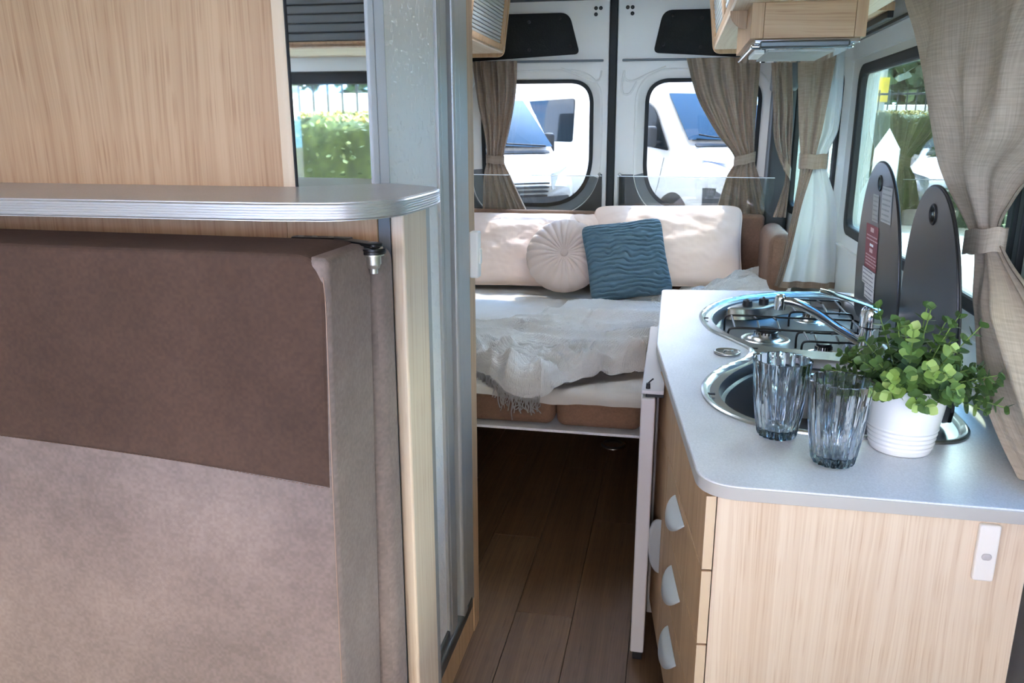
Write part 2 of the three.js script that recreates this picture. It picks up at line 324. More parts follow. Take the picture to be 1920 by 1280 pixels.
{ // right side: straight part (plan coordinate = -z), then the part that tapers in to the rear
  const g = wallWithHoles(4.2, -0.1, 1.72, [[winB[0] + 0.4, winB[1] + 0.4, winB[2], winB[3], winB[4]], [winC[0] + 0.4, winC[1] + 0.4, winC[2], winC[3], winC[4]]], 0.07);
  g.rotateY(Math.PI / 2); g.translate(XW, 0, 0.4);
  const w = struct('wall_right', boxUV(g), M.whiteGreenLit);
  const g2 = wallWithHoles(0.86, -0.1, 1.72, [[0.1, 0.7, 1.0, 1.66, 0.07]], 0.07);
  g2.rotateY(Math.PI / 2 + Math.atan2(0.15, 0.82)); g2.translate(XW, 0, -3.8);
  struct('tapered_side', boxUV(g2), M.whiteGreenLit, w);
  // cant rail leaning in above the windows
  const c = new THREE.Shape([V2(0.73, 1.69), V2(0.712, 1.70), V2(0.69, 1.745), V2(0.66, 1.79), V2(0.60, 1.9), V2(0.5, 2.11), V2(0.8, 2.11), V2(0.8, 1.69)]);
  const cg = extrude(c, 4.5, 0.004); cg.translate(0, 0, -4.1);
  struct('trim_1', boxUV(cg), M.whiteGreenLit);
  const cg2 = extrude(c, 0.7, 0.004); cg2.rotateY(0); cg2.translate(-0.06, 0, -4.7); struct('trim_2', boxUV(cg2), M.whiteGreenLit);
}
function ringFrame(outer, inner, depth, bevel = 0.004) { const s = roundPoly(outer); s.holes.push(roundPoly(inner)); return extrude(s, depth, bevel, 2, 10); }
function sideWindow(name, a0, a1, b0, b1, r, place, glass) {
  const b = base(name);
  const rr = (d, q) => [[a0 - d, b0 - d, q], [a1 + d, b0 - d, q], [a1 + d, b1 + d, q], [a0 - d, b1 + d, q]];
  const f = ringFrame(rr(0.012, r + 0.01), rr(-0.03, r - 0.02), 0.03, 0.008); f.translate(0, 0, -0.012); place(f);
  struct('window_seal', f, M.rubber, b);
  const p = extrude(roundPoly(rr(-0.028, r - 0.02)), 0.005, 0.001); p.translate(0, 0, 0.012); place(p);
  struct('window_pane', p, glass, b);
  return b;
}
const onRight = (g) => { g.rotateY(Math.PI / 2); g.translate(XW, 0, 0); };
sideWindow('window_1', ...winB, onRight, M.glassTint);
sideWindow('window_2', ...winC, onRight, M.glassGreen);
sideWindow('window_3', 0.1, 0.7, 1.0, 1.66, 0.07, (g) => { g.rotateY(Math.PI / 2 + Math.atan2(0.15, 0.82)); g.translate(XW, 0, -3.8); }, M.glassTint);
// seam of the sliding door between the two right windows, lower wall seam
struct('trim_3', [bx(0.7, 0.722, 0.3, 1.7, -1.745, -1.715, 0.004), bx(0.705, 0.722, 0.3, 1.7, -1.86, -1.835, 0.004)], M.rubber);
struct('trim_4', bx(0.708, 0.722, 0.925, 0.935, -3.75, -1.9, 0.002), M.whiteGreenLit);
// cab: low side walls with open side windows, windscreen frame in front
struct('wall_front', [bx(-1.34, 0.8, -0.1, 0.85, 1.84, 1.9, 0.01), bx(-1.34, -1.2, 0.85, 2.12, 1.82, 1.9, 0.01), bx(0.66, 0.8, 0.85, 2.12, 1.82, 1.9, 0.01), bx(-1.34, 0.8, 2.02, 2.12, 1.82, 1.9, 0.01)], M.greyPlastic);
struct('wall_cab_left', [bx(-1.34, XL, -0.1, 0.9, 0.3, 1.85, 0.01), bx(-1.34, XL, 1.8, 2.12, 0.3, 1.85, 0.01)], M.greyPlastic);
struct('wall_cab_right', [bx(0.72, 0.8, -0.1, 0.9, 0.4, 1.85, 0.01), bx(0.72, 0.8, 1.8, 2.12, 0.4, 1.85, 0.01), bx(0.5, 0.8, 1.7, 2.12, 0.4, 1.85, 0.01)], M.greyPlastic);
struct('window_4', bx(-1.2, 0.66, 0.85, 2.02, 1.86, 1.866, 0.002), M.glass);
struct('window_5', bx(-1.306, -1.3, 0.9, 1.8, 0.3, 1.82, 0.002), M.glass);
struct('window_6', bx(0.755, 0.761, 0.9, 1.8, 0.4, 1.82, 0.002), M.glass);

// ------------------------------------------------------------------ rear doors
const DC = -0.355, TILT = Math.atan(0.09);
function rearDoor(name, side, win, carpetPts, trimIn) {
  // local frame: x from the middle of the van, y from 1.0 up, z towards the camera; the doors lean in at the top
  const d = base(name, [DC, 1.0, -4.6]); d.rotation.x = TILT;
  const S = side, X = (q) => S * q;
  const mirror = (pts) => pts.map((p) => [X(p[0]), p[1], p[2]]);
  const ordered = (pts) => S > 0 ? mirror(pts) : mirror(pts).reverse();
  const winPts = ordered(win), hole = roundPoly(winPts), N = 160;
  const poly = resample(hole, N), big = offset(poly, 0.055), mid = offset(poly, 0.04);
  const panel = roundPoly(ordered([[0.022, -1.1, 0], [0.89, -1.1, 0], [0.89, 1.1, 0.02], [0.022, 1.1, 0.01]]));
  panel.holes.push(new THREE.Path(big.map((p) => V2(...p))));
  const pg = extrude(panel, 0.05, 0.004); pg.translate(0, 0, -0.05);
  struct('door_panel', boxUV(pg), M.white, d, true);
  // sloping reveal from the panel down to the glass, white above and grey below
  const skin = (sel, mat, nm) => {
    const rows = [[offset(poly, 0.07), -0.02], [offset(poly, 0.053), -0.007], [mid, -0.014], [offset(poly, 0.012), -0.034], [offset(poly, 0.0), -0.036]], pos = [], idx = [];
    for (const [pl, z] of rows) for (const p of pl) pos.push(p[0], p[1], z);
    for (let r = 0; r < rows.length - 1; r++) for (let i = 0; i < N; i++) { if (!sel(poly[i][1])) continue; const a = r * N + i, b = r * N + (i + 1) % N; idx.push(a, b, a + N, b, b + N, a + N); }
    const g = new THREE.BufferGeometry(); g.setAttribute('position', new THREE.Float32BufferAttribute(pos, 3)); g.setAttribute('uv', new THREE.Float32BufferAttribute(pos.filter((_, i) => i % 3 < 2), 2)); g.setIndex(idx); g.computeVertexNormals();
    struct(nm, g, mat, d, true);
  };
  skin((y) => y >= 0.175, M.white, 'window_reveal');
  skin((y) => y < 0.175, M.trimGrey, 'lower_window_reveal');
  const seal = new THREE.Shape(offset(poly, 0.004).map((p) => V2(...p))); seal.holes.push(new THREE.Path(offset(poly, -0.013).map((p) => V2(...p))));
  const sg = extrude(seal, 0.014, 0.004); sg.translate(0, 0, -0.042); struct('window_seal', sg, M.rubber, d, true);
  const gg = extrude(new THREE.Shape(offset(poly, -0.011).map((p) => V2(...p))), 0.004, 0.001); gg.translate(0, 0, -0.04); struct('window_pane', gg, M.glassRear, d, true);
  // black carpeted panel above, with its fixing studs
  const cp = extrude(roundPoly(ordered(carpetPts)), 0.014, 0.005); cp.translate(0, 0, -0.002); const cpm = struct('upper_trim_panel', boxUV(cp), M.carpet, d, true);
  for (const [q, y] of [[carpetPts[0][0] + 0.05, 0.985], [carpetPts[1][0] + 0.05, 0.845], [0.45, 0.97], [0.45, 0.83]]) { const s = lathe([[0.001, 0.006], [0.006, 0.005], [0.009, 0]], 16); s.rotateX(Math.PI / 2); s.translate(X(q), y, 0.012); struct('stud', s, M.black, cpm, true); }
  // ledge, pressed lines, bolts
  struct('ledge', [bx(...[X(0.05), X(0.87)].sort((a, b) => a - b), 0.765, 0.777, -0.004, 0.02, 0.004)], M.trimGrey, d, true);
  for (const [q, y] of [[0.05, 1.03], [0.075, 1.03], [0.075, 1.0], [0.11, 1.03]].slice(0, 3)) { const s = lathe([[0.001, 0.006], [0.007, 0.005], [0.01, 0]], 16); s.rotateX(Math.PI / 2); s.translate(X(q + 0.02), y, 0); struct('bolt', s, M.trimDark, d, true); }
  struct('pressed_rib', [tube([[X(0.28), 0.735, 0], [X(0.2), 0.705, 0.001], [X(0.1), 0.665, 0.001], [X(0.07), 0.675, 0.001], [X(0.06), 0.72, 0]], 0.006, 40, 6)].concat(S > 0 ? [tube([[X(0.06), 0.71, 0], [X(0.05), 0.64, 0.001], [X(0.06), 0.6, 0.001], [X(0.09), 0.6, 0.001], [X(0.13), 0.66, 0]], 0.006, 40, 6)] : []), M.white, d, true);
  // dark lower trim round the foot of the window
  const tr = roundPoly(ordered([[trimIn, -1.05, 0], [0.88, -1.05, 0], [0.88, 0.172, 0], [trimIn, 0.172, 0.01]]));
  const cutp = offset(poly, 0.058).map((p) => V2(p[0], Math.min(p[1], 0.5)));
  const low = cutp.filter((p) => p.y < 0.172);
  // outline of the trim with the window cut away: run down from the inner top, under the window and up again
  const inner = low.slice().sort((a, b) => S * a.x - S * b.x);
  const sh = new THREE.Shape([V2(X(trimIn), -1.05), V2(X(trimIn), 0.172), V2(inner[0].x, 0.172), ...inner, V2(inner[inner.length - 1].x, 0.172), V2(X(0.88), 0.172), V2(X(0.88), -1.05)]);
  const tg = extrude(sh, 0.022, 0.004); struct('lower_trim_panel', boxUV(tg), M.trimDark, d, true);
  return d;
}
// window corners: [distance from the middle, height over 1.0, corner cut]
rearDoor('door_1', -1, [[0.107, 0.672, 0.13], [0.735, 0.672, 0.12], [0.735, -0.02, 0.16], [0.107, -0.02, 0.3]], [[0.235, 1.012, 0.05], [0.178, 0.805, 0.03], [0.8, 0.775, 0.03], [0.8, 1.012, 0.03]], 0.045);
rearDoor('door_2', 1, [[0.18, 0.672, 0.13], [0.78, 0.672, 0.12], [0.78, -0.03, 0.16], [0.18, -0.03, 0.27]], [[0.253, 1.012, 0.05], [0.21, 0.805, 0.03], [0.7, 0.775, 0.03], [0.7, 1.012, 0.03]], 0.05);
{
  const t = base('trim_5', [DC, 1.0, -4.6]); t.rotation.x = TILT;
  struct('door_seal', bx(-0.021, 0.021, -1.1, 1.1, -0.04, 0.012, 0.008), M.rubber, t, true);
  struct('trim_6', bx(-1.3, 0.7, 2.065, 2.12, -4.56, -4.40, 0.01), M.trimDark);
  struct('trim_7', [bx(-1.27, -1.2, 0.0, 1.19, -4.62, -4.4, 0.02), bx(-1.27, -1.2, 1.19, 2.1, -4.58, -4.42, 0.02)], M.trimDark);
  struct('trim_8', [bx(0.47, 0.585, 0.0, 1.62, -4.66, -4.44, 0.02)], M.trimDark);
  struct('trim_9', [bx(0.46, 0.585, 1.6, 2.1, -4.66, -4.42, 0.02)], M.trimGrey);
}
for (const [a, b, lab] of [[-1.2, -0.39, 'clear acrylic guard across the foot of the left rear window'], [-0.305, 0.51, 'clear acrylic guard across the foot of the right rear window']]) {
  const t = thing('acrylic_guard', lab, 'guard', [(a + b) / 2, 0.8, -4.44]);
  obj('sheet', bx(a, b, 0.8, 1.167, -4.442, -4.438, 0.001), M.acrylic, t);
  obj('top_edge', bx(a, b, 1.167, 1.171, -4.4425, -4.4375, 0.001), M.acrylicEdge, t);
  const q = a < -1 ? b - 0.012 : a + 0.012, s = lathe([[0.001, 0.008], [0.007, 0.007], [0.009, 0]], 14); s.rotateX(Math.PI / 2); s.translate(q, 1.178, -4.436);
  obj('fixing', s, M.steel, t);
}

// ------------------------------------------------------------------ bathroom block on the left
const ZP = -1.285, XB = -0.51;
{
  const w = base('wall_partition', [-0.95, 0, ZP]);
  struct('front_panel', bx(-1.26, -0.652, 0, 2.1, ZP - 0.018, ZP, 0.001), M.oak, w);
  struct('lower_panel', bx(-0.6515, -0.488, 0, 1.299, ZP - 0.018, ZP, 0.001), M.oak, w);
  struct('grey_strip', bx(-0.4875, -0.466, 0, 1.299, ZP - 0.018, ZP - 0.003, 0.002), M.trimGrey, w);
  // rounded corner post beside the mirror
  const c = new THREE.Shape(); c.moveTo(-0.652, -ZP + 0.02); c.lineTo(-0.652, -ZP); c.lineTo(-0.645, -ZP); c.quadraticCurveTo(-0.632, -ZP, -0.628, -ZP + 0.009); c.lineTo(-0.64, -ZP + 0.03); c.closePath();
  const g = new THREE.ExtrudeGeometry(c, { depth: 0.78, bevelEnabled: false, curveSegments: 8 }); g.rotateX(-Math.PI / 2); g.translate(0, 1.32, 0);
  struct('corner_post', boxUV(g), M.oakEdge, w);
  struct('back_panel', bx(-1.26, -0.53, 0, 2.1, -2.04, -2.02, 0.001), M.oak, w);
  struct('side_base', bx(XB - 0.02, XB, 0, 0.115, -2.04, -1.42, 0.001), M.oak, w);
  struct('side_edge', bx(XB - 0.024, XB + 0.003, 0, 2.1, -2.045, -1.985, 0.003), M.oak, w);
  struct('side_core', bx(XB - 0.06, XB - 0.04, 0, 2.1, -2.02, -1.42, 0.001), M.white, w);
}
{ // mirror across the corner at 45 degrees
  const t = thing('wall_mirror', 'tall narrow mirror in a grey frame between wood panel and white door', 'mirror', [-0.58, 1.3, -1.34]);
  const a = [-0.632, -1.288], b = [-0.515, -1.405];
  obj('glass', planSlab(a, b, 1.3, 2.09, -0.006, 0, 0.0005), M.mirror, t);
  obj('dark_edge', planSlab(a, [-0.6285, -1.2915], 1.3, 2.09, -0.008, 0.002, 0.001), M.black, t);
  const c1 = [-0.5315, -1.3885];
  obj('frame', [planSlab(c1, [-0.523, -1.397], 1.3, 2.09, -0.008, 0.007, 0.002), planSlab([-0.5225, -1.3975], [-0.508, -1.412], 1.3, 2.09, -0.008, 0.004, 0.003)], M.greyPlastic, t);
}
{ // white textured door in an aluminium frame, facing the aisle
  const d = base('door_3', [XB, 0.12, -1.7]);
  struct('door_panel', bx(XB - 0.03, XB - 0.004, 0.16, 2.08, -1.74, -1.412, 0.002), M.textured, d);
  struct('inner_frame', [bx(XB - 0.03, XB + 0.006, 0.15, 2.08, -1.80, -1.745, 0.006), bx(XB - 0.03, XB + 0.004, 0.15, 2.08, -1.748, -1.732, 0.003)], M.alu, d);
  struct('seal', bx(XB - 0.035, XB - 0.006, 0.15, 2.08, -1.84, -1.80, 0.003), M.black, d);
  struct('outer_frame', [bx(XB - 0.03, XB + 0.012, 0.115, 2.08, -1.885, -1.838, 0.009), bx(XB - 0.03, XB + 0.009, 0.115, 2.08, -1.945, -1.886, 0.006), bx(XB - 0.03, XB + 0.004, 0.115, 2.08, -1.985, -1.946, 0.004)], M.alu, d);
  struct('bottom_rail', [bx(XB - 0.03, XB + 0.012, 0.112, 0.15, -1.94, -1.42, 0.008), bx(XB - 0.03, XB + 0.003, 0.15, 0.175, -1.80, -1.42, 0.004)], M.aluDark, d);
}
tag(obj('door_catch', [bx(-0.508, -0.484, 1.045, 1.165, -2.02, -1.985, 0.005), bx(-0.486, -0.48, 1.08, 1.12, -2.012, -1.995, 0.003)], M.switchWhite), 'small white plastic catch on the bathroom door edge beside the bed', 'catch');
{ // post that carries the shelf
  const t = thing('shelf_post', 'wooden upright panel end under the rounded end of the grey shelf', 'post', [-0.45, 0, -1.35]);
  obj('board', bx(-0.464, -0.44, 0, 1.301, -1.412, -1.283, 0.005, false, 3), M.oakLit, t);
  obj('edge_strip', bx(-0.46, -0.4425, 0, 1.301, -1.44, -1.4125, 0.003), M.alu, t);
}
{ // shelf with ribbed aluminium edge
  const t = thing('shelf', 'grey shelf with ribbed aluminium edge above the brown seat back', 'shelf', [-0.85, 1.3, -1.15]);
  const front = [[-1.255, -0.99], [-1.0, -0.994], [-0.75, -1.0], [-0.52, -1.006]], turn = [];
  for (let k = 0; k <= 14; k++) { const a = k / 14 * Math.PI / 2; turn.push([-0.485 + 0.105 * Math.sin(a), -1.012 - 0.12 * (1 - Math.cos(a))]); }
  const end = [[-0.379, -1.2], [-0.384, -1.29], [-0.4, -1.335], [-0.425, -1.352]];
  const line = new THREE.CatmullRomCurve3([...front, ...turn, ...end].map((p) => V3(p[0], 0, p[1])), false, 'centripetal').getSpacedPoints(90).map((p) => [p.x, p.z]);
  const s = new THREE.Shape([...line.map((p) => V2(p[0], -p[1])), V2(-0.51, 1.41), V2(-0.632, 1.29), V2(-1.255, 1.285)]);
  const g = extrude(s, 0.0245, 0.001, 1); g.rotateX(-Math.PI / 2); g.translate(0, 1.299, 0);
  obj('top', boxUV(g), M.shelfTop, t);
  const prof = []; for (let k = 0; k <= 60; k++) { const q = k / 60; prof.push([0.0045 + (q > 0.06 && q < 0.94 ? -0.0011 * (Math.cos((q - 0.06) / 0.88 * Math.PI * 2 * 6) * 0.5 + 0.5) * 1.6 : -0.003), 1.2985 + 0.0245 * q]); }
  const norm = line.map((p, i) => { const a = line[Math.max(0, i - 1)], b = line[Math.min(line.length - 1, i + 1)], l = Math.hypot(b[0] - a[0], b[1] - a[1]); return [-(b[1] - a[1]) / l, (b[0] - a[0]) / l]; });
  const pos = [], idx = [], uv = [];
  line.forEach((p, i) => prof.forEach(([o, y], k) => { pos.push(p[0] + norm[i][0] * o, y, p[1] + norm[i][1] * o); uv.push(i * 0.01, k / 60); }));
  for (let i = 0; i < line.length - 1; i++) for (let k = 0; k < 60; k++) { const a = i * 61 + k, b = a + 61; idx.push(a, b, a + 1, b, b + 1, a + 1); }
  const e = new THREE.BufferGeometry(); e.setAttribute('position', new THREE.Float32BufferAttribute(pos, 3)); e.setAttribute('uv', new THREE.Float32BufferAttribute(uv, 2)); e.setIndex(idx); e.computeVertexNormals();
  obj('edge_band', e, M.aluBright, t);
  for (const x of [-0.62, -0.49]) { const c = cyl(0.014, 0.014, 0.016, x, 0, 0, 20); c.rotateX(Math.PI / 2); c.translate(0, 1.291, ZP - 0.002 + 0.016); obj('bracket', c, M.switchWhite, t); }
}
{ // folded bench seat back
  const t = thing('bench_seat_back', 'folded brown velour bench seat back, dark upper panel and paler lower panel', 'seat', [-0.85, 0.3, -1.1]);
  const body = (x1, y1, z0, z1, r, seed) => { // soft block
    const g = new RoundedBoxGeometry(x1 + 1.255, y1 - 0.2, z1 - z0, 6, r); const p = g.attributes.position;
    for (let i = 0; i < p.count; i++) { const x = p.getX(i), y = p.getY(i), z = p.getZ(i); p.setXYZ(i, x + 0.002 * n3(x * 5, y * 5, z * 5 + seed), y + 0.003 * n3(x * 4 + 9, y * 4, z * 9 + seed), z + 0.002 * n3(x * 6, y * 6 + 5, seed)); }
    g.translate((x1 - 1.255) / 2, (y1 + 0.2) / 2, (z0 + z1) / 2); g.computeVertexNormals(); return boxUV(g);
  };
  obj('rear_pad', body(-0.447, 1.252, -1.262, -1.178, 0.03, 4), M.velour, t);
  obj('front_pad', body(-0.455, 1.262, -1.172, -1.0, 0.013, 2), M.velour, t);
  // dark panel wrapped over the upper front
  const sh = new THREE.Shape(); sh.moveTo(-1.255, 0.967); sh.bezierCurveTo(-1.0, 0.962, -0.7, 0.945, -0.459, 0.921); sh.lineTo(-0.4565, 1.215); sh.quadraticCurveTo(-0.457, 1.263, -0.5, 1.266); sh.lineTo(-1.255, 1.269); sh.closePath();
  const dg = extrude(sh, 0.165, 0.011, 4, 16); dg.translate(0, 0, -1.1632);
  obj('upper_panel', boxUV(dg), M.velourDark, t);
  obj('piping', [tube([[-0.456, 0.2, -0.999], [-0.4555, 0.6, -0.998], [-0.4565, 0.92, -0.997], [-0.456, 1.15, -0.997], [-0.457, 1.215, -0.998], [-0.463, 1.243, -1.004], [-0.474, 1.258, -1.014]], 0.0009, 60, 6)], M.piping, t);
  const st = []; for (let k = 0; k < 120; k++) { const f = k / 120, x = lerp(-1.25, -0.465, f), y = table([[-1.255, 0.967], [-1.0, 0.9605], [-0.7, 0.944], [-0.459, 0.921]], x) + 0.006; const b = new THREE.BoxGeometry(0.004, 0.0007, 0.0007); b.translate(x, y, -0.9945); st.push(b); }
  obj('stitching', st, M.velourBed, t);
  // the cushion narrows a little from the top corner down
  for (const m of t.children) if (m.name !== 'rear_pad') { const p = m.geometry.attributes.position; for (let i = 0; i < p.count; i++) { const x = p.getX(i) - 0.85, y = p.getY(i) + 0.3; p.setX(i, p.getX(i) - 0.022 * (1.25 - y) / 1.05 * clamp((x + 1.255) / 0.8, 0, 1)); } }
  const hinge = (x, z) => { const h = extrude(roundPoly([[x - 0.05, -z - 0.012, 0.01], [x + 0.05, -z - 0.012, 0.01], [x + 0.05, -z + 0.012, 0.01], [x - 0.05, -z + 0.012, 0.01]]), 0.005, 0.0015); h.rotateX(-Math.PI / 2); return h; };
  const h1 = hinge(-0.545, -1.19); h1.translate(0, 1.259, 0); const hp = obj('hinge_plate', h1, M.enamel, t);
  for (const dx of [-0.035, -0.012, 0.015]) { const s = lathe([[0.0005, 0.002], [0.004, 0.0015], [0.005, 0]], 12, -0.545 + dx, 1.264, -1.19); obj('screw', s, M.zinc, hp); }
  const h2 = hinge(-0.475, -1.165); h2.translate(0, 1.26, 0); h2.translate(0.475, 0, 1.165); h2.rotateY(-0.5); h2.translate(-0.475, -0.002, -1.165);
  obj('hinge_plate', [h2, cyl(0.02, 0.02, 0.004, -0.447, 1.246, -1.155, 24), cyl(0.02, 0.02, 0.003, -0.447, 1.251, -1.155, 24)], M.enamel, t);
  const bolt = obj('bolt', [lathe([[0.0005, 0.01], [0.007, 0.0095], [0.013, 0.006], [0.016, 0]], 28, -0.447, 1.254, -1.155)], M.chrome, t);
  obj('nut', [cyl(0.0125, 0.0125, 0.013, -0.447, 1.229, -1.155, 6), cyl(0.017, 0.017, 0.002, -0.447, 1.243, -1.155, 24), cyl(0.009, 0.011, 0.006, -0.447, 1.223, -1.155, 20), cyl(0.0065, 0.0065, 0.01, -0.447, 1.215, -1.155, 16)], M.zinc, bolt);
  t.position.y -= 0.011;
}
// ------------------------------------------------------------------ kitchen
const YC = 0.82;
const UNIT = closedCurve([[0.66, -3.06], [0.60, -3.125], [0.50, -3.13], [0.38, -3.095], [0.25, -3.0], [0.161, -2.875], [0.115, -2.75], [0.10, -2.64], [0.125, -2.46], [0.19, -2.33], [0.226, -2.24], [0.205, -2.165], [0.125, -2.03], [0.085, -1.875], [0.107, -1.74], [0.174, -1.652], [0.275, -1.612], [0.42, -1.604], [0.56, -1.612], [0.612, -1.67], [0.625, -1.9], [0.635, -2.2], [0.65, -2.6], [0.663, -2.95]], 200);
{ // worktop with a cut-out for the hob and sink
  const t = thing('worktop', 'pale blue-grey laminate worktop with grey edge band over the kitchen cabinet', 'worktop', [0.35, 0.79, -2.2]);
  const s = roundPoly([[-0.027, 3.09, 0.02], [-0.027, 2.27, 0.02], [0.072, 1.33, 0.07], [0.70, 1.33, 0.02], [0.72, 1.38, 0.01], [0.72, 3.15, 0.005], [0.60, 3.17, 0.02]].reverse());
  const s2 = s.clone ? s : s;
  const cut = offset(UNIT, -0.012).map((p) => V2(p[0], -p[1]));
  s.holes.push(new THREE.Path(cut));
  const g = extrude(s, 0.026, 0.002, 2, 14); g.rotateX(-Math.PI / 2); g.translate(0, 0.794, 0);
  obj('top', boxUV(g), M.laminate, t);
  // edge band just proud of the board
  const line = s.getPoints(14).map((p) => [p.x, -p.y]), out = offset(line, 0.0015);
  obj('edge_band', loft([[offset(line, -0.001), 0.7935], [out, 0.795], [out, 0.8165], [offset(line, -0.001), 0.8178]]), M.laminateEdge, t);
}
const inPoly = (pts, n = 120) => closedCurve(pts, n);
let hobUnit;
{ // combined hob and sink
  const t = hobUnit = thing('hob_sink_unit', 'stainless steel combined gas hob and round sink set into the worktop', 'hob', [0.35, YC, -2.4]);
  obj('rim', loft([[UNIT, YC - 0.001], [offset(UNIT, -0.001), YC + 0.004], [offset(UNIT, -0.006), YC + 0.0065], [offset(UNIT, -0.013), YC + 0.005], [offset(UNIT, -0.017), YC + 0.001], [offset(UNIT, -0.022), YC - 0.004]]), M.steel, t);
  const H = inPoly([[0.63, -3.03], [0.57, -3.08], [0.48, -3.085], [0.39, -3.055], [0.27, -2.965], [0.195, -2.86], [0.152, -2.74], [0.14, -2.63], [0.165, -2.49], [0.215, -2.39], [0.27, -2.325], [0.36, -2.3], [0.47, -2.29], [0.50, -2.32], [0.515, -2.41], [0.56, -2.45], [0.60, -2.5], [0.62, -2.7]]);
  const S = inPoly([[0.55, -2.15], [0.44, -2.2], [0.33, -2.2], [0.245, -2.15], [0.17, -2.03], [0.128, -1.885], [0.145, -1.765], [0.2, -1.69], [0.285, -1.652], [0.42, -1.644], [0.53, -1.65], [0.54, -1.7], [0.545, -1.9], [0.545, -2.08]]);
  const deck = new THREE.Shape(offset(UNIT, -0.02).map((p) => V2(p[0], -p[1])));
  deck.holes.push(new THREE.Path(H.map((p) => V2(p[0], -p[1]))), new THREE.Path(S.map((p) => V2(p[0], -p[1]))));
  const dg = extrude(deck, 0.0025, 0.0008, 1); dg.rotateX(-Math.PI / 2); dg.translate(0, YC - 0.006, 0);
  obj('deck', boxUV(dg), M.steel, t);
  obj('hob_tray', loft([[H, YC - 0.004], [offset(H, -0.004), YC - 0.006], [offset(H, -0.008), YC - 0.014], [offset(H, -0.016), YC - 0.04], [offset(H, -0.024), YC - 0.045], [offset(H, -0.03), YC - 0.046]], false, true), M.steelBowl, t);
  const bo = S; obj('sink_bowl', loft([[bo, YC - 0.004], [offset(bo, -0.003), YC - 0.008], [offset(bo, -0.006), YC - 0.028], [offset(bo, -0.016), YC - 0.03], [offset(bo, -0.02), YC - 0.036], [offset(bo, -0.032), YC - 0.125], [offset(bo, -0.044), YC - 0.14], [offset(bo, -0.06), YC - 0.145]], false, true), M.steelBowl, t);
  obj('drain', lathe([[0.001, 0.002], [0.02, 0.002], [0.024, 0.004], [0.034, 0.004], [0.037, 0.0005]], 32, 0.36, YC - 0.145, -1.9), M.steel, t);
  // raised control panel in the far left corner with three knobs
  const P = inPoly([[0.205, -2.83], [0.26, -2.83], [0.33, -2.87], [0.39, -2.94], [0.46, -3.0], [0.51, -3.055], [0.47, -3.07], [0.39, -3.04], [0.28, -2.955], [0.215, -2.875]], 90);
  obj('control_panel', loft([[offset(P, 0.012), YC - 0.044], [offset(P, 0.004), YC - 0.02], [P, YC - 0.01], [offset(P, -0.006), YC - 0.007]], false, true), M.steel, t);
  for (const [x, z] of [[0.275, -2.9], [0.335, -2.945], [0.395, -2.995]]) { const k = obj('knob', [cyl(0.018, 0.016, 0.016, x, YC - 0.008, z, 24)], M.black, t); obj('knob_grip', bx(x - 0.004, x + 0.004, YC + 0.006, YC + 0.013, z - 0.015, z + 0.015, 0.002), M.black, k); }
  const YT = YC - 0.046;
  const burner = (x, z, r) => {
    const b = obj('burner', [lathe([[r * 2.1, 0.0], [r * 2.0, 0.003], [r * 1.9, 0.003], [r * 1.75, 0.0005], [r * 1.3, 0.001], [r * 1.2, 0.008], [r * 1.05, 0.01], [r, 0.024], [r * 0.9, 0.026]], 44, x, YT, z)], M.steel, t);
    const teeth = []; for (let k = 0; k < 22; k++) { const a = k / 22 * Math.PI * 2, q = new THREE.BoxGeometry(0.003, 0.009, 0.004); q.rotateY(-a); q.translate(x + Math.cos(a) * r * 0.98, YT + 0.02, z + Math.sin(a) * r * 0.98); teeth.push(q); }
    obj('flame_ring', [lathe([[r * 1.0, 0.012], [r * 0.98, 0.026], [0.001, 0.027]], 36, x, YT, z), ...teeth], M.enamel, b);
    obj('burner_cap', lathe([[r * 0.92, 0.027], [r * 0.92, 0.031], [r * 0.8, 0.034], [0.001, 0.0345]], 36, x, YT, z), M.enamel, b);
  };
  const burners = [[0.307, -2.575, 0.036], [0.49, -2.87, 0.03], [0.455, -2.42, 0.024]];
  burners.forEach((b) => burner(...b));
  const YG = YC + 0.004, wire = (pts, r = 0.0035) => tube(pts, r, Math.max(12, pts.length * 6), 8);
  const bent = (a, b, z) => wire([[a, YT, z], [a, YG - 0.012, z], [a + (b > a ? 0.004 : -0.004), YG - 0.003, z], [a + (b > a ? 0.014 : -0.014), YG, z], [(a + b) / 2, YG, z], [b - (b > a ? 0.014 : -0.014), YG, z], [b - (b > a ? 0.004 : -0.004), YG - 0.003, z], [b, YG - 0.012, z], [b, YT, z]]);
  const finger = (x, z0, z1, rise = 0.008) => wire([[x, YG - 0.002, z0], [x, YG + rise * 0.5, (z0 + z1) / 2], [x, YG + rise, z1]], 0.0034);
  const grate = (x0, x1, z0, z1, c) => obj('pan_support', [bent(x0, x1, z0), bent(x0, x1, z1), wire([[x0 + 0.02, YG, z0], [x0 + 0.02, YG, z1]]), wire([[x1 - 0.02, YG, z0], [x1 - 0.02, YG, z1]]), finger(c[0] - 0.03, z1 + 0.001, c[1] + 0.012), finger(c[0] + 0.03, z1 + 0.001, c[1] + 0.012), finger(c[0] - 0.03, z0, c[1] - 0.02), finger(c[0] + 0.03, z0, c[1] - 0.02)], M.enamel, t);
  grate(0.185, 0.6, -2.665, -2.49, burners[0]);
  grate(0.4, 0.6, -2.97, -2.76, burners[1]);
  grate(0.385, 0.54, -2.475, -2.365, burners[2]);
  for (const [x, z] of [[0.118, -2.62], [0.24, -2.265], [0.105, -1.83], [0.235, -2.2]]) obj('clip', bx(x - 0.012, x + 0.012, YC + 0.0005, YC + 0.0048, z - 0.004, z + 0.004, 0.002), M.black, t);
}
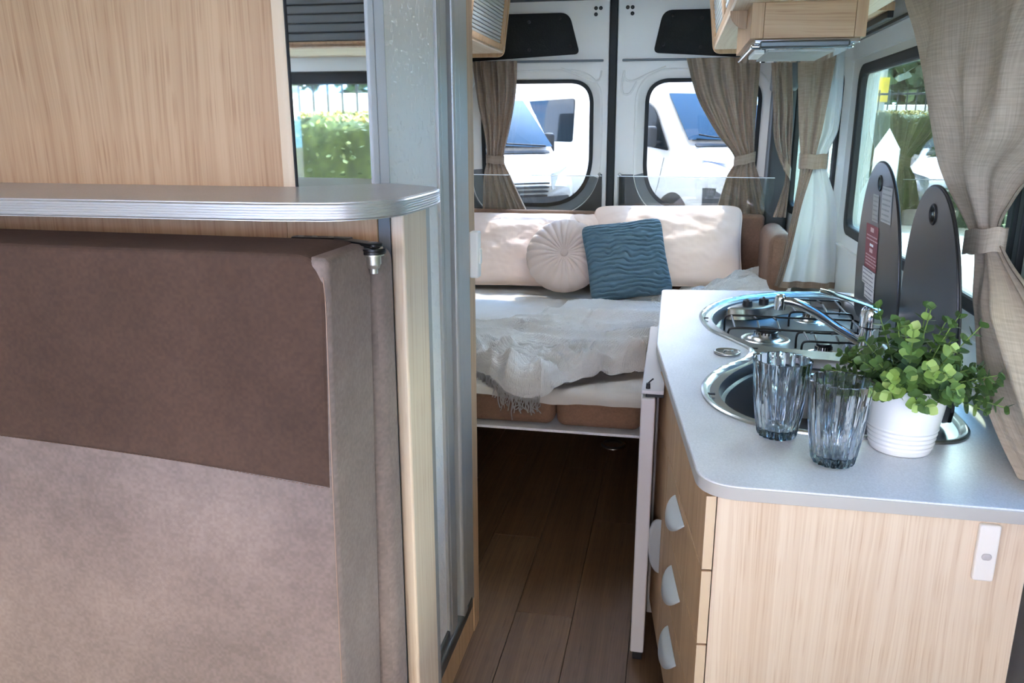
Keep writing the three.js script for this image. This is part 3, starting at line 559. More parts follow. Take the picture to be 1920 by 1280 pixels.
{ // single-lever tap
  const x = 0.535, z = -2.25, t = thing('kitchen_tap', 'chrome single-lever kitchen tap with long slanted spout behind the plant', 'tap', [x, YC, z]);
  obj('body', [lathe([[0.033, 0.0], [0.033, 0.006], [0.027, 0.012], [0.026, 0.075], [0.027, 0.082]], 40, x, YC, z), lathe([[0.0275, 0.084], [0.0275, 0.11], [0.026, 0.126], [0.02, 0.136], [0.001, 0.14]], 40, x, YC, z)], M.chrome, t);
  const sp = new THREE.CatmullRomCurve3([V3(x - 0.015, YC + 0.035, z), V3(x - 0.08, YC + 0.075, z + 0.005), V3(x - 0.15, YC + 0.12, z + 0.01), V3(x - 0.2, YC + 0.142, z + 0.013), V3(x - 0.238, YC + 0.148, z + 0.016)]);
  const sg = new THREE.TubeGeometry(sp, 40, 0.0125, 16, false);
  obj('spout', [sg, lathe([[0.001, 0.03], [0.010, 0.029], [0.0145, 0.02], [0.0145, -0.012], [0.012, -0.014], [0.011, -0.006], [0.001, -0.006]], 24, x - 0.238, YC + 0.136, z + 0.016)], M.chrome, t);
  const lever = sheet(8, 24, (u, v) => { const a = (u - 0.5) * 2, w = lerp(0.024, 0.0075, Math.pow(v, 0.7)), y = YC + 0.122 + 0.05 * Math.pow(v, 0.8) + 0.012 * Math.cos(a * 1.4) * (1 - v * 0.6); return [x + 0.018 - 0.155 * v, y, z + a * w * -1]; }, (u, v) => [u, v], 0.006);
  obj('lever', lever, M.chrome, t);
}
{ // loose plug beside the sink
  const t = thing('sink_plug', 'small round steel plug lying on the worktop beside the sink', 'plug', [0.165, YC, -2.2]);
  obj('disc', lathe([[0.001, 0.006], [0.026, 0.006], [0.031, 0.009], [0.036, 0.008], [0.036, 0.001], [0.03, 0.0]], 40, 0.165, YC, -2.2), M.steel, t);
  obj('ring_pull', (() => { const g = new THREE.TorusGeometry(0.012, 0.0014, 8, 28); g.rotateX(Math.PI / 2 - 0.3); g.translate(0.168, YC + 0.0095, -2.2); return g; })(), M.steel, t);
}
// the two hinged lids standing against the window
function lid(label, xb, zc, W, Hh, stickers) {
  const unit = hobUnit;
  const pts = [], n = 44;
  for (let k = 0; k <= n; k++) { const a = k / n * Math.PI; const c = Math.cos(a), s = Math.sin(a); pts.push(V2(Math.sign(c) * Math.pow(Math.abs(c), 0.92) * W / 2, 0.1 + Math.pow(s, 0.9) * (Hh - 0.1))); }
  const sh = new THREE.Shape([...pts, V2(-W / 2, 0.04), V2(-W / 2 + 0.012, 0.014), V2(-W / 2 + 0.045, 0), V2(W / 2 - 0.045, 0), V2(W / 2 - 0.012, 0.014), V2(W / 2, 0.04)]);
  const hole = new THREE.Path(); hole.absellipse(0, Hh - 0.06, 0.019, 0.019, 0, Math.PI * 2, true); sh.holes.push(hole);
  const put = (g) => { g.rotateZ(0); g.rotateY(-Math.PI / 2); g.rotateZ(0.05); g.translate(xb, YC + 0.006, zc); return g; };
  const g = extrude(sh, 0.008, 0.002, 2, 24);
  const t = obj('lid', put(boxUV(g)), M.steelLid, unit); t.userData.label = label;
  const rg = new THREE.TorusGeometry(0.0205, 0.003, 10, 32); rg.translate(0, Hh - 0.06, 0.008); obj('hole_grommet', put(rg), M.black, t);
  const eb = new THREE.TubeGeometry(new THREE.CatmullRomCurve3(pts.map((p) => V3(p.x, p.y, 0.003))), 80, 0.0032, 6); obj('edge_trim', put(eb), M.black, t);
  for (const [a, b, w, h, draw] of stickers) {
    const c = document.createElement('canvas'); c.width = 256; c.height = Math.round(256 * h / w); draw(c.getContext('2d'), c.width, c.height);
    const m = new THREE.CanvasTexture(c); m.colorSpace = THREE.SRGBColorSpace; m.magFilter = THREE.LinearFilter;
    const q = new THREE.PlaneGeometry(w, h); q.rotateZ(0.0); q.translate(a, b, 0.0092);
    obj('warning_sticker', put(q), std({ map: m, roughness: 0.6 }), t);
  }
  return t;
}
const lines = (bg, fg, rows, head) => (c, w, h) => { c.fillStyle = bg; c.fillRect(0, 0, w, h); c.fillStyle = fg; const r = rngOf(rows * 7 + 1); for (let k = 0; k < rows; k++) { const y = h * (k + 0.5) / rows; let x = w * 0.06; const end = w * (0.75 + 0.2 * r()); while (x < end) { const l = w * (0.03 + 0.07 * r()); c.fillRect(x, y - h / rows * 0.16, Math.min(l, end - x), h / rows * 0.34); x += l + w * 0.02; } } if (head) head(c, w, h); };
lid('rear rounded steel lid with red and white warning stickers, leaning against the window', 0.615, -2.53, 0.53, 0.5, [
  [0.09, 0.385, 0.115, 0.1, lines('#b9bab5', '#8d8f8b', 7)], [-0.035, 0.365, 0.075, 0.08, lines('#a3a29c', '#84837e', 6)],
  [-0.06, 0.245, 0.155, 0.135, (c, w, h) => { c.fillStyle = '#8d3f41'; c.fillRect(0, 0, w, h); c.fillStyle = '#d9b6b2'; const bar = (y, n, s) => { let x = w * 0.08; for (let k = 0; k < n; k++) { const l = w * (0.04 + 0.07 * ((k * 7 + Math.round(y * 50)) % 5) / 5); c.fillRect(x, h * y, l, h * s); x += l + w * 0.025; if (x > w * 0.9) break; } }; c.fillRect(w * 0.36, h * 0.06, w * 0.28, h * 0.1); bar(0.24, 10, 0.03); bar(0.32, 10, 0.03); c.fillStyle = '#ffffff'; c.fillRect(w * 0.36, h * 0.42, w * 0.3, h * 0.06); c.fillStyle = '#d9b6b2'; c.fillRect(w * 0.36, h * 0.53, w * 0.26, h * 0.09); for (const y of [0.68, 0.75, 0.82, 0.89]) bar(y, 10, 0.03); }],
  [-0.075, 0.15, 0.165, 0.05, lines('#dcdad6', '#77757a', 4)], [-0.055, 0.104, 0.125, 0.04, lines('#e2e0dc', '#77757a', 3)],
]);
lid('front rounded steel lid without stickers, partly behind the big linen curtain', 0.578, -1.885, 0.43, 0.475, []);

// drinking glasses with flutes
function tumbler(label, x, z, k) {
  const N = 128, Hh = 0.162, flutes = 16;
  const rad = (y) => table([[0, 0.031], [0.008, 0.0365], [0.03, 0.0405], [0.07, 0.0465], [0.12, 0.051], [Hh, 0.0545]], y);
  const ring = (y, inset, amp) => { const p = []; for (let i = 0; i < N; i++) { const a = -i / N * Math.PI * 2, f = Math.abs(Math.cos(a * flutes / 2)); const r = rad(Math.max(0, y)) - inset + amp * (0.55 - f) * 2; p.push([Math.cos(a + k) * r, Math.sin(a + k) * r]); } return p; };
  const rows = [[ring(0, 0.004, -0.0016), 0]];
  for (const y of [0.004, 0.01, 0.02, 0.035, 0.055, 0.08, 0.105, 0.13, 0.15, Hh - 0.001]) rows.push([ring(y, 0, -0.0028), y]);
  rows.push([ring(Hh, 0.0015, -0.002), Hh + 0.0004]);
  for (const y of [Hh - 0.001, 0.14, 0.11, 0.08, 0.05, 0.03, 0.022]) rows.push([ring(y, 0.0042, -0.0011), y]);
  rows.push([ring(0.018, 0.012, -0.0006), 0.018]);
  const g = loft(rows, true, true);
  const t = tag(obj('tumbler', g, M.tumbler), label, 'glass', 'fluted glasses on the worktop');
  t.position.set(x, YC + 0.0006, z);
  return t;
}
tumbler('smoky blue fluted drinking glass at the edge of the sink, farther from the pot', 0.226, -1.588, 0.05);
tumbler('smoky blue fluted drinking glass standing nearest the white plant pot', 0.312, -1.468, 0.12);

{ // artificial plant in white pot
  const px = 0.453, pz = -1.572, t = thing('potted_plant', 'bushy green small-leaved plant in a white ceramic pot on the worktop', 'plant', [px, YC, pz]);
  const prof = [[0.001, 0.003], [0.044, 0.003], [0.048, 0.0], [0.052, 0.004]];
  for (let y = 0.01; y <= 0.132; y += 0.0015) { const ribs = y > 0.012 && y < 0.052 ? 0.0011 * Math.cos((y - 0.012) / 0.0095 * Math.PI * 2) : 0; prof.push([0.0525 + (y - 0.004) * 0.135 + ribs, y]); }
  prof.push([0.071, 0.134], [0.0702, 0.1355], [0.068, 0.134], [0.066, 0.12], [0.064, 0.11]);
  obj('pot', lathe(prof.map(([a, y]) => [a * 1.07, y]), 64, px, YC, pz), M.ceramic, t);
  obj('soil', lathe([[0.065, 0.112], [0.04, 0.118], [0.001, 0.12]], 24, px, YC, pz), M.soil, t);
  const r = rngOf(21);
  const leafGeo = [0.35, 0.15, 0.55].map((cup) => sheet(4, 5, (u, v) => { const a = u * 2 - 1, w = Math.pow(Math.sin(Math.PI * Math.min(0.98, Math.max(0.015, Math.pow(v, 0.85)))), 0.7) * 0.5; return [a * w, cup * (a * a * w * 0.5 + v * v * 0.25), v]; }, (u, v) => [u, v]));
  const q = new THREE.Quaternion(), up = V3(0, 1, 0);
  const stems = [], leaves = [];
  for (let s = 0; s < 92; s++) {
    const a = s * 2.399 + r() * 0.5, tilt = s < 8 ? 0.15 + r() * 0.35 : 0.45 + Math.pow(r(), 0.8) * 0.95, L = (0.115 + r() * 0.055 + (tilt < 0.6 ? 0.02 : 0)) * (tilt < 0.6 ? 1.0 : 0.88), rb = r() * 0.03;
    const b = V3(px + Math.cos(a) * rb, YC + 0.112, pz + Math.sin(a) * rb);
    const dir = V3(Math.sin(tilt) * Math.cos(a), Math.cos(tilt), Math.sin(tilt) * Math.sin(a)), droop = 0.12 + r() * 0.22;
    const at = (k) => b.clone().addScaledVector(dir, L * k).add(V3(0, -droop * L * k * k * Math.sin(tilt), 0));
    stems.push(tube([0, 0.35, 0.7, 1].map((k) => at(k).toArray()), 0.0012, 8, 5));
    const nodes = 6 + Math.floor(r() * 2);
    for (let k = 0; k < nodes; k++) {
      const f = lerp(0.22, 1, k / (nodes - 1)), p = at(f), tan = at(Math.min(1, f + 0.03)).sub(at(f - 0.03)).normalize(), tip = k === nodes - 1;
      const pairs = tip ? 3 : 2, turn = k * 1.57 + r() * 0.5;
      for (let m = 0; m < pairs; m++) {
        const aa = turn + m * Math.PI * 2 / pairs, side = V3(0, 1, 0).cross(tan).normalize(), fw = tan.clone().cross(side);
        const out = side.clone().multiplyScalar(Math.cos(aa)).addScaledVector(fw, Math.sin(aa)).addScaledVector(tan, tip ? 0.9 : 0.45).normalize();
        const size = (tip ? 0.015 : 0.0235 - f * 0.004) * (0.8 + r() * 0.45);
        const zAx = out, xAx = tan.clone().cross(out).normalize(), yAx = zAx.clone().cross(xAx).normalize().negate();
        const m4 = new THREE.Matrix4().makeBasis(xAx.clone().multiplyScalar(size * 1.08), zAx.clone().cross(xAx).multiplyScalar(size), zAx.clone().multiplyScalar(size)).setPosition(p);
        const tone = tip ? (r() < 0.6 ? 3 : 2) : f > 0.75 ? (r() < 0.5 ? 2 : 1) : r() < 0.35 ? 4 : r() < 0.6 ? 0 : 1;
        leaves.push({ m4, tone, g: leafGeo[Math.floor(r() * 3)], score: size / p.distanceTo(camera.position) + (p.z - pz) * 0.05 + (p.y - YC) * 0.02 });
      }
    }
  }
  obj('stem', stems, M.stem, t);
  leaves.sort((x, y) => y.score - x.score);
  const back = new THREE.Matrix4().makeTranslation(-px, -YC, -pz);
  leaves.slice(0, 298).forEach((l) => { const m = new THREE.Mesh(l.g, M.leaf[l.tone]); m.name = 'leaf'; m.applyMatrix4(back.clone().multiply(l.m4)); m.castShadow = m.receiveShadow = true; t.add(m); });
  const rest = leaves.slice(298).map((l) => l.g.clone().applyMatrix4(l.m4));
  if (rest.length) obj('foliage', rest, M.leaf[0], t).userData.kind = 'stuff';
}

{ // base cabinet: angled drawer front, end panel
  const t = thing('kitchen_cabinet', 'light oak kitchen cabinet with angled drawer front below the worktop', 'cabinet', [0.35, 0, -1.9]);
  obj('end_panel', bx(0.103, 0.615, 0.05, 0.793, -1.375, -1.357, 0.001), M.oakLit, t);
  obj('carcass', [bx(0.12, 0.69, 0.04, 0.1, -3.08, -1.38, 0.002), bx(0.60, 0.615, 0.05, 0.66, -3.05, -1.38, 0.002), bx(0.05, 0.66, 0.05, 0.66, -3.07, -3.055, 0.002), bx(0.12, 0.6, 0.0, 0.05, -3.0, -1.45, 0.002)], M.oak, t);
  const A = [0.083, -1.348], B = [-0.012, -2.1], L = Math.hypot(B[0] - A[0], B[1] - A[1]), at = (s) => [lerp(A[0], B[0], s / L), lerp(A[1], B[1], s / L)];
  // slab: inner face towards +x
  const front = (s0, s1, y0, y1, r = 0.0012) => { const g = planSlab(at(s0), at(s1), y0, y1, 0, 0.018, r); return g; };
  const edge = (s0, s1, y) => planSlab(at(s0), at(s1), y - 0.0016, y, -0.0006, 0.018, 0.0005);
  const handle = (s, y, w, up) => { // half-moon grip; up = upright
    const g = sheet(20, 14, (u, v) => { const a = u * Math.PI, q = Math.sin(a), h = (v - 0.5) * 2; const along = -Math.cos(a) * w / 2, out = 0.027 * Math.pow(q, 0.8) * Math.sin(Math.min(1, v * 1.25) * Math.PI / 2), dn = 0.034 * q * v - 0.004; return up ? [dn, along, -out] : [along, -dn, -out]; }, (u, v) => [u * w, v * 0.03], 0.0022);
    const p = at(s); g.rotateY(-Math.atan2(B[1] - A[1], B[0] - A[0])); g.translate(p[0], y, p[1]); return g;
  };
  obj('fixed_front', front(0.0, L, 0.6435, 0.789), M.oak, t);
  for (const [y0, y1, hy] of [[0.489, 0.6405, 0.612], [0.334, 0.486, 0.434], [0.1, 0.331, 0.274]]) { const d = obj('drawer', front(0.0, 0.52, y0, y1), M.oak, t); obj('handle', handle(0.29, hy, 0.145), M.handle, d); }
  const dr = obj('door', front(0.5225, L, 0.1, 0.6405), M.oak, t); obj('handle', handle(0.585, 0.365, 0.15, true), M.handle, dr);
  obj('front_edge', [[0.6445, 0.789], [0.49, 0.6395], [0.336, 0.485], [0.1, 0.331]].map(([y0, y1]) => planSlab(at(-0.0006), at(-0.0001), y0, y1, 0.0002, 0.0178, 0.0001)), M.oakEdge, t);
  // switch
  const sw = thing('light_switch', 'narrow white rocker switch on the light oak cabinet end', 'switch', [0.546, 0.728, -1.357]);
  const plate = extrude(roundPoly([[0.53, 0.676, 0.005], [0.563, 0.676, 0.005], [0.563, 0.78, 0.005], [0.53, 0.78, 0.005]]), 0.011, 0.003, 3); plate.translate(0, 0, -1.357);
  obj('plate', plate, M.switchWhite, sw);
  const rk = new THREE.CapsuleGeometry(0.0055, 0.005, 6, 16); rk.rotateZ(Math.PI / 2); rk.scale(1, 1.1, 0.5); rk.translate(0.5465, 0.722, -1.3455); obj('rocker', rk, M.fridge, sw);
}
{ // fridge tucked under the worktop
  const t = thing('refrigerator', 'slim grey-white refrigerator under the worktop, its door edge facing the aisle', 'refrigerator', [0.2, 0, -2.25]);
  obj('door', bx(-0.056, -0.02, 0.03, 0.765, -2.62, -1.938, 0.004), M.fridge, t);
  obj('top_trim', bx(-0.056, 0.0, 0.775, 0.786, -2.62, -1.94, 0.003), M.fridge, t);
  obj('gasket', bx(-0.045, 0.0, 0.764, 0.776, -2.61, -1.95, 0.002), M.black, t);
  obj('body', bx(-0.019, 0.55, 0.04, 0.77, -2.62, -2.12, 0.003), M.fridge, t);
  obj('foot', [bx(-0.05, -0.024, 0, 0.03, -2.0, -1.95, 0.003), bx(0.0, 0.5, 0, 0.04, -2.6, -2.15, 0.003)], M.black, t);
  obj('hinge_pin', [cyl(0.006, 0.005, 0.014, -0.04, 0.786, -1.955, 14), tube([[-0.04, 0.8, -1.955], [-0.034, 0.806, -1.957], [-0.028, 0.812, -1.955]], 0.002, 8, 6)], M.black, t);
}
// the rest of the kitchen block behind the fridge
tag(obj('cabinet_side', bx(-0.018, 0.02, 0.04, 0.792, -3.08, -2.63, 0.002), M.oak), 'narrow oak cabinet panel between the fridge and the bed', 'panel');

// ------------------------------------------------------------------ overhead cabinets and hood
function tambourCabinet(t, x0, x1, y0, y1, z0, z1, mat, lean, slatsN, rail = 0.04) { // face at x0 looking to -x or +x; z0 far, z1 near
  const s = Math.sign(x0 - x1);   // +1: face looks to +x
  const put = (g) => { const p = g.attributes.position; for (let i = 0; i < p.count; i++) p.setX(i, p.getX(i) + s * lean * (p.getY(i) - y0)); return g; };
  const X = (d) => x0 - s * d;
  const bb = (a, b, ...q) => bx(Math.min(a, b), Math.max(a, b), ...q);
  const end = roundPoly((s > 0 ? [[x1, y0 - 0.018, 0], [X(-0.006), y0 - 0.018, 0.035], [X(-0.006), y1, 0], [x1, y1, 0]] : [[X(-0.006), y0 - 0.018, 0.035], [x1, y0 - 0.018, 0], [x1, y1, 0], [X(-0.006), y1, 0]]));
  const eg = extrude(end, 0.018, 0.002, 2, 10); eg.translate(0, 0, z0); obj('end_panel', put(boxUV(eg)), M.oak, t);
  obj('underside', put(bb(x0, x1, y0, y0 + 0.015, z0 + 0.019, z1, 0.002)), M.oakLit, t);
  const cells = Math.max(1, Math.round((z1 - z0) / 0.75)), w = (z1 - z0 - 0.02) / cells;
  for (let c = 0; c < cells; c++) {
    const a = z0 + 0.02 + c * w, b = a + w;
    const fr = obj('door_frame', [bb(X(0.018), X(0), y0 + 0.002, y0 + rail, a, b, 0.003), bb(X(0.018), X(0), y1 - 0.03, y1, a, b, 0.003), bb(X(0.018), X(0), y0 + rail, y1 - 0.03, a, a + 0.045, 0.003), bb(X(0.018), X(0), y0 + rail, y1 - 0.03, b - 0.045, b, 0.003)].map(put), M.oak, t);
    for (let k = 0; k < slatsN; k++) { const h = (y1 - y0 - 0.03 - rail) / slatsN; obj('slat', put(bb(X(0.018), X(0.008), y0 + rail + k * h + 0.0015, y0 + rail + (k + 1) * h - 0.0015, a + 0.044, b - 0.044, 0.004)), mat, fr); }
    obj('backing', put(bb(X(0.022), X(0.017), y0 + rail, y1 - 0.03, a + 0.04, b - 0.04, 0.001)), M.black, fr);
  }
}
{
  const a = thing('overhead_cabinet', 'left overhead locker with grey roller-shutter door beside the black door panel', 'cabinet', [-1.05, 1.78, -3.2]);
  tambourCabinet(a, -0.885, -1.25, 1.785, 2.1, -4.22, -2.06, M.tambour, 0.12, 15);
  const b = thing('overhead_cabinet', 'right oak overhead locker above the kitchen that carries the hood', 'cabinet', [0.4, 1.76, -2.9]);
  tambourCabinet(b, 0.142, 0.565, 1.757, 2.1, -3.9, -1.55, M.tambour, 0.12, 14);
  obj('back_rail', [bx(0.62, 0.635, 1.80, 1.85, -3.85, -1.56, 0.002), bx(0.565, 0.62, 1.76, 1.785, -3.85, -2.75, 0.002)], M.oak, b);
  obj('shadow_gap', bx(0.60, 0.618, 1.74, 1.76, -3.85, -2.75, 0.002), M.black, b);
  obj('curtain_track', [bx(0.66, 0.676, 1.745, 1.757, -3.85, -1.56, 0.002)], M.aluDark, b);
  const c = thing('overhead_cabinet', 'overhead locker with dark grey roller shutter above the sliding door, seen in the mirror', 'cabinet', [0.6, 1.72, -0.5]);
  tambourCabinet(c, 0.42, 0.71, 1.645, 2.1, -1.18, 0.2, M.tambourDark, 0.05, 16, 0.02);
}
{ // range hood
  const t = thing('range_hood', 'range hood in an oak box with steel extractor tray under the locker', 'hood', [0.35, 1.66, -2.7]);
  obj('box_front', bx(0.222, 0.462, 1.662, 1.757, -2.5, -2.482, 0.002, true), M.oak, t);
  obj('box_stile', bx(0.187, 0.2215, 1.662, 1.757, -2.5, -2.482, 0.002), M.oak, t);
  obj('box_stile', bx(0.4625, 0.493, 1.662, 1.757, -2.5, -2.482, 0.002), M.oak, t);
  obj('box_side', bx(0.187, 0.202, 1.662, 1.757, -3.05, -2.5, 0.001), M.oak, t); obj('box_side', bx(0.478, 0.493, 1.662, 1.757, -3.05, -2.5, 0.001), M.oak, t);
  const q = new THREE.Shape([V2(0, 0), V2(0, -0.05)]); q.absarc(0, 0, 0.05, -Math.PI / 2, -Math.PI, true); q.lineTo(0, 0);
  const qg = extrude(q, 0.018, 0.001, 1, 14); qg.translate(0.187, 1.757, -2.66); obj('corner_bracket', boxUV(qg), M.oak, t);
  const tray = obj('extractor_tray', [bx(0.2, 0.482, 1.648, 1.662, -3.04, -2.488, 0.004), bx(0.192, 0.47, 1.636, 1.649, -3.03, -2.5, 0.006)], M.chrome, t);
  obj('front_lip', bx(0.215, 0.455, 1.637, 1.656, -2.5, -2.479, 0.006), M.aluDark, t);
  obj('filter_grille', (() => { const g = []; for (let k = 0; k < 14; k++) g.push(bx(0.245, 0.43, 1.6325, 1.6365, -2.92 + k * 0.026, -2.902 + k * 0.026, 0.002)); return g; })(), M.alu, tray);
  obj('lamp_cover', bx(0.21, 0.24, 1.63, 1.637, -2.8, -2.6, 0.003), M.switchWhite, tray);
}

// ------------------------------------------------------------------ bed
const YB = 0.575;
{
  const cush = (lab, x0, x1, z0, z1, seed) => { const g = new RoundedBoxGeometry(x1 - x0, 0.12, z1 - z0, 6, 0.035), p = g.attributes.position; for (let i = 0; i < p.count; i++) p.setY(i, p.getY(i) + 0.003 * n3(p.getX(i) * 5, p.getZ(i) * 5, seed)); g.translate((x0 + x1) / 2, YB - 0.066, (z0 + z1) / 2); g.computeVertexNormals(); tag(obj('bed_cushion', boxUV(g), M.velourBed), lab, 'cushion', 'brown cushions under the bed sheet'); };
  cush('brown velour base cushion under the sheet, left of the seam at the bed front', -1.22, -0.357, -3.4, -2.512, 1);
  cush('brown velour base cushion under the sheet, right of the seam beside the fridge', -0.353, -0.066, -3.4, -2.512, 2);
  const b = thing('bed', 'pale bed board with dark supports under the brown base cushions', 'bed', [-0.4, 0, -3.5]);
  obj('board', [bx(-1.24, -0.064, 0.434, 0.444, -4.4, -2.5, 0.003), bx(-0.064, 0.55, 0.425, 0.443, -4.4, -3.12, 0.003)], M.laminate, b);
  obj('support', [bx(-1.24, -0.95, 0, 0.425, -4.4, -2.95, 0.004), bx(0.1, 0.55, 0, 0.425, -4.4, -3.12, 0.004), bx(-1.0, 0.2, 0.0, 0.425, -4.42, -4.38, 0.003)], M.oak, b);
  obj('rear_fill', bx(-1.22, 0.54, 0.443, 0.53, -4.4, -3.42, 0.02), M.velourBed, b);
}
// top of the bed: height of the sheet, and of the throw on it
const bedTop = (x, z) => YB + 0.004 + 0.005 * n2(x * 3, z * 3) + 0.0025 * n2(x * 11, z * 8 + 3);
const ZF = -2.478; // front of the sheet
const bedRight = (z) => lerp(0.55, -0.068, smooth(z, -3.4, -3.14)); // the kitchen block takes the right front corner
function overFront(x, s) { // s metres from the back edge z = -4.36 along the top, then down the front
  const Lt = 4.33 + ZF - 0.03, r = 0.035;
  if (s < Lt) return [x, 0, -4.36 + s, 0];
  const a = (s - Lt) / r;
  if (a < Math.PI / 2) return [x, r * (Math.cos(a) - 1), -4.36 + Lt + r * Math.sin(a), a];
  return [x, -r - (s - Lt - r * Math.PI / 2), -4.36 + Lt + r, Math.PI / 2];
}
{
  const Lt = 4.33 + ZF - 0.03;
  const hem = (x) => Lt + 0.055 + table([[-1.2, 0.0], [-0.62, -0.008], [-0.36, 0.01], [-0.2, 0.004], [0.6, 0.002]], x);
  const g = sheet(150, 170, (u, v) => { const s = v * hem(lerp(-1.22, -0.068, u)), x = lerp(-1.22, bedRight(-4.36 + s), u), p = overFront(x, s), top = bedTop(x, p[2]), w = p[3] / (Math.PI / 2); return [x, top + p[1] + (1 - w) * 0.004 * Math.sin(p[2] * 26 + 3 * n2(x * 2, p[2] * 2)) * smooth(n2(x * 1.7 + 4, p[2] * 2.1), -0.2, 0.6), p[2] + w * (0.006 * n2(x * 6, 3) + 0.004)]; }, (u, v) => [u * 1.775, v * 1.95], 0.002);
  tag(obj('bed_sheet', g, M.sheet), 'rumpled grey linen sheet covering the bed and lapping over its front', 'sheet');
}
{ // throw blanket
  const t = thing('throw_blanket', 'fluffy pale grey fringed throw crumpled across the bed', 'blanket', [-0.2, YB, -3.2]);
  const Lt = 4.33 + ZF - 0.03;
  const far = (x) => table([[-0.95, -3.28], [-0.635, -3.5], [-0.393, -3.84], [-0.066, -4.12], [0.2, -4.3], [0.55, -4.33]], x);
  const drop = (x) => table([[-0.95, -0.16], [-0.68, -0.1], [-0.58, 0.0], [-0.5, 0.045], [-0.38, 0.045], [-0.29, -0.005], [-0.2, -0.09], [-0.05, -0.17]], x);
  const lift = (x, z, near) => { // near: metres to the front hem
    const front = 1 - smooth(near, 0.12, 0.42);
    const ph = z - x * 0.16 + 0.07 * n2(x * 1.7, z * 1.5) + 0.03 * n2(x * 4.5, z * 3);
    const wv = (f, o) => Math.pow(1 - Math.abs(Math.sin(ph * f + o)), 1.7);
    let h = 0.012 + 0.042 * wv(17, 0) * (0.7 + 0.4 * n2(x * 1.6 + 7, z * 2.3)) + 0.03 * wv(25.3, 1) * (0.5 + 0.6 * n2(x * 2.1, z * 2 + 5));
    const ridge = (k) => Math.pow(1 - Math.abs(k), 2.2);
    h += front * (0.035 * ridge(n2(x * 3.4 + 1, z * 5)) + 0.028 * ridge(n2(x * 6.5 + 8, z * 7 + 2)) + 0.006 * ridge(n2(x * 13, z * 12)));
    h += 0.05 * Math.exp(-Math.pow((near - 0.07) / 0.055, 2)) * (0.7 + 0.5 * n2(x * 4.5 + 3, 2)) + 0.05 * Math.exp(-Math.pow((near - 0.2 - 0.06 * n2(x * 3.2, 6)) / 0.045, 2)) * (0.55 + 0.6 * n2(x * 3.6 + 11, 4));
    h += 0.11 * smooth(x, 0.0, 0.3) * (0.75 + 0.4 * n2(x * 6, z * 5)) * smooth(-z, 3.2, 3.7);
    h += 0.002 * n2(x * 28, z * 28);
    return h;
  };
  const P = (u, v) => {
    const xa = lerp(-0.93, 0.55, u) + 0.012 * n2(v * 5, u * 9), zf = far(xa), s0 = zf + 4.36, s1 = Lt + drop(lerp(-0.93, -0.05, u)), s = lerp(s0, s1, v), x0 = lerp(-0.93, bedRight(-4.36 + s) - 0.002, u) + 0.012 * n2(v * 5, u * 9) * (1 - u), p = overFront(x0, s), w = p[3] / (Math.PI / 2), edge = smooth(v, 0, 0.03) * smooth(1 - v, 0, 0.02);
    const hh = lift(x0, Math.min(p[2], -2.5) + (p[1] < 0 ? -p[1] : 0), s1 - s) * (0.35 + 0.65 * edge);
    return [x0, bedTop(x0, p[2]) + p[1] + hh * Math.cos(p[3]) + 0.006, p[2] + hh * 0.75 * Math.sin(p[3]) + 0.012 * w + 0.01 * w * n2(x0 * 9, 5)];
  };
  obj('weave', sheet(220, 260, P, (u, v) => [u * 1.5, v * 1.9], 0.006), M.throw, t);
  const r = rngOf(77), fr = [];
  const tassel = (p, dx, dz, L) => { const j = () => (r() - 0.5) * 0.02; fr.push(tube([p, [p[0] + dx * L * 0.3 + j() * 0.4, p[1] - L * 0.3, p[2] + dz * L * 0.3 + j() * 0.3], [p[0] + dx * L * 0.5 + j(), p[1] - L * 0.7, p[2] + dz * L * 0.4 + j() * 0.3], [p[0] + dx * L * 0.6 + j(), p[1] - L, p[2] + dz * L * 0.4]], 0.0016 + r() * 0.0008, 10, 5)); };
  for (let k = 0; k < 110; k++) { const u = lerp(0.1, 0.62, k / 110) + (r() - 0.5) * 0.004, p = P(u, 0.998), L = (u < 0.42 ? 0.06 + r() * 0.06 : 0.035 + r() * 0.03) * (r() < 0.12 ? 1.4 : 1); tassel([p[0], p[1] + 0.003, p[2] + 0.002], (r() - 0.5) * 0.5, 0.15 * r(), L); }
  obj('fringe', fr, M.throw, t).userData.kind = 'stuff';
}

// ------------------------------------------------------------------ cushions and pillows
function pillowGeo(w, h, th, o = {}) {
  const { pinch = 0.06, wr = 0.006, seed = 1, ex = 2.4, nu = 90, nv = 64, f } = o;
  const face = (sgn) => (u, v) => {
    const a = u * 2 - 1, b = v * 2 - 1, pr = Math.pow(Math.max(0, 1 - Math.pow(Math.abs(a), ex)), 0.55) * Math.pow(Math.max(0, 1 - Math.pow(Math.abs(b), ex)), 0.55);
    const cr = 1 - 0.09 * Math.pow(Math.abs(a * b), 6), sx = (1 - pinch * (1 - b * b) * Math.abs(a) * Math.abs(a)) * cr, sy = (1 - pinch * (1 - a * a) * b * b) * cr;
    let d = th / 2 * pr + wr * pr * (n3(a * 2.4, b * 2.4, seed) + 0.18 * n3(a * 8, b * 6, seed + 5));
    if (f) d += f(a, b, pr);
    return [sgn * a * w / 2 * sx, b * h / 2 * sy, sgn * d];
  };
  const g1 = sheet(nu, nv, face(1), (u, v) => [u * w, v * h]), g2 = sheet(nu, nv, face(-1), (u, v) => [u * w, v * h]);
  for (const g of [g1, g2]) { const I = g.index.array; for (let i = 0; i < I.length; i += 3) { const q = I[i + 1]; I[i + 1] = I[i + 2]; I[i + 2] = q; } g.computeVertexNormals(); }
  return [g1, g2];
}
function setOn(o, x, y, z, rx, ry = 0, rz = 0) { o.position.set(x, y, z); o.rotation.set(rx, ry, rz, 'YXZ'); return o; }
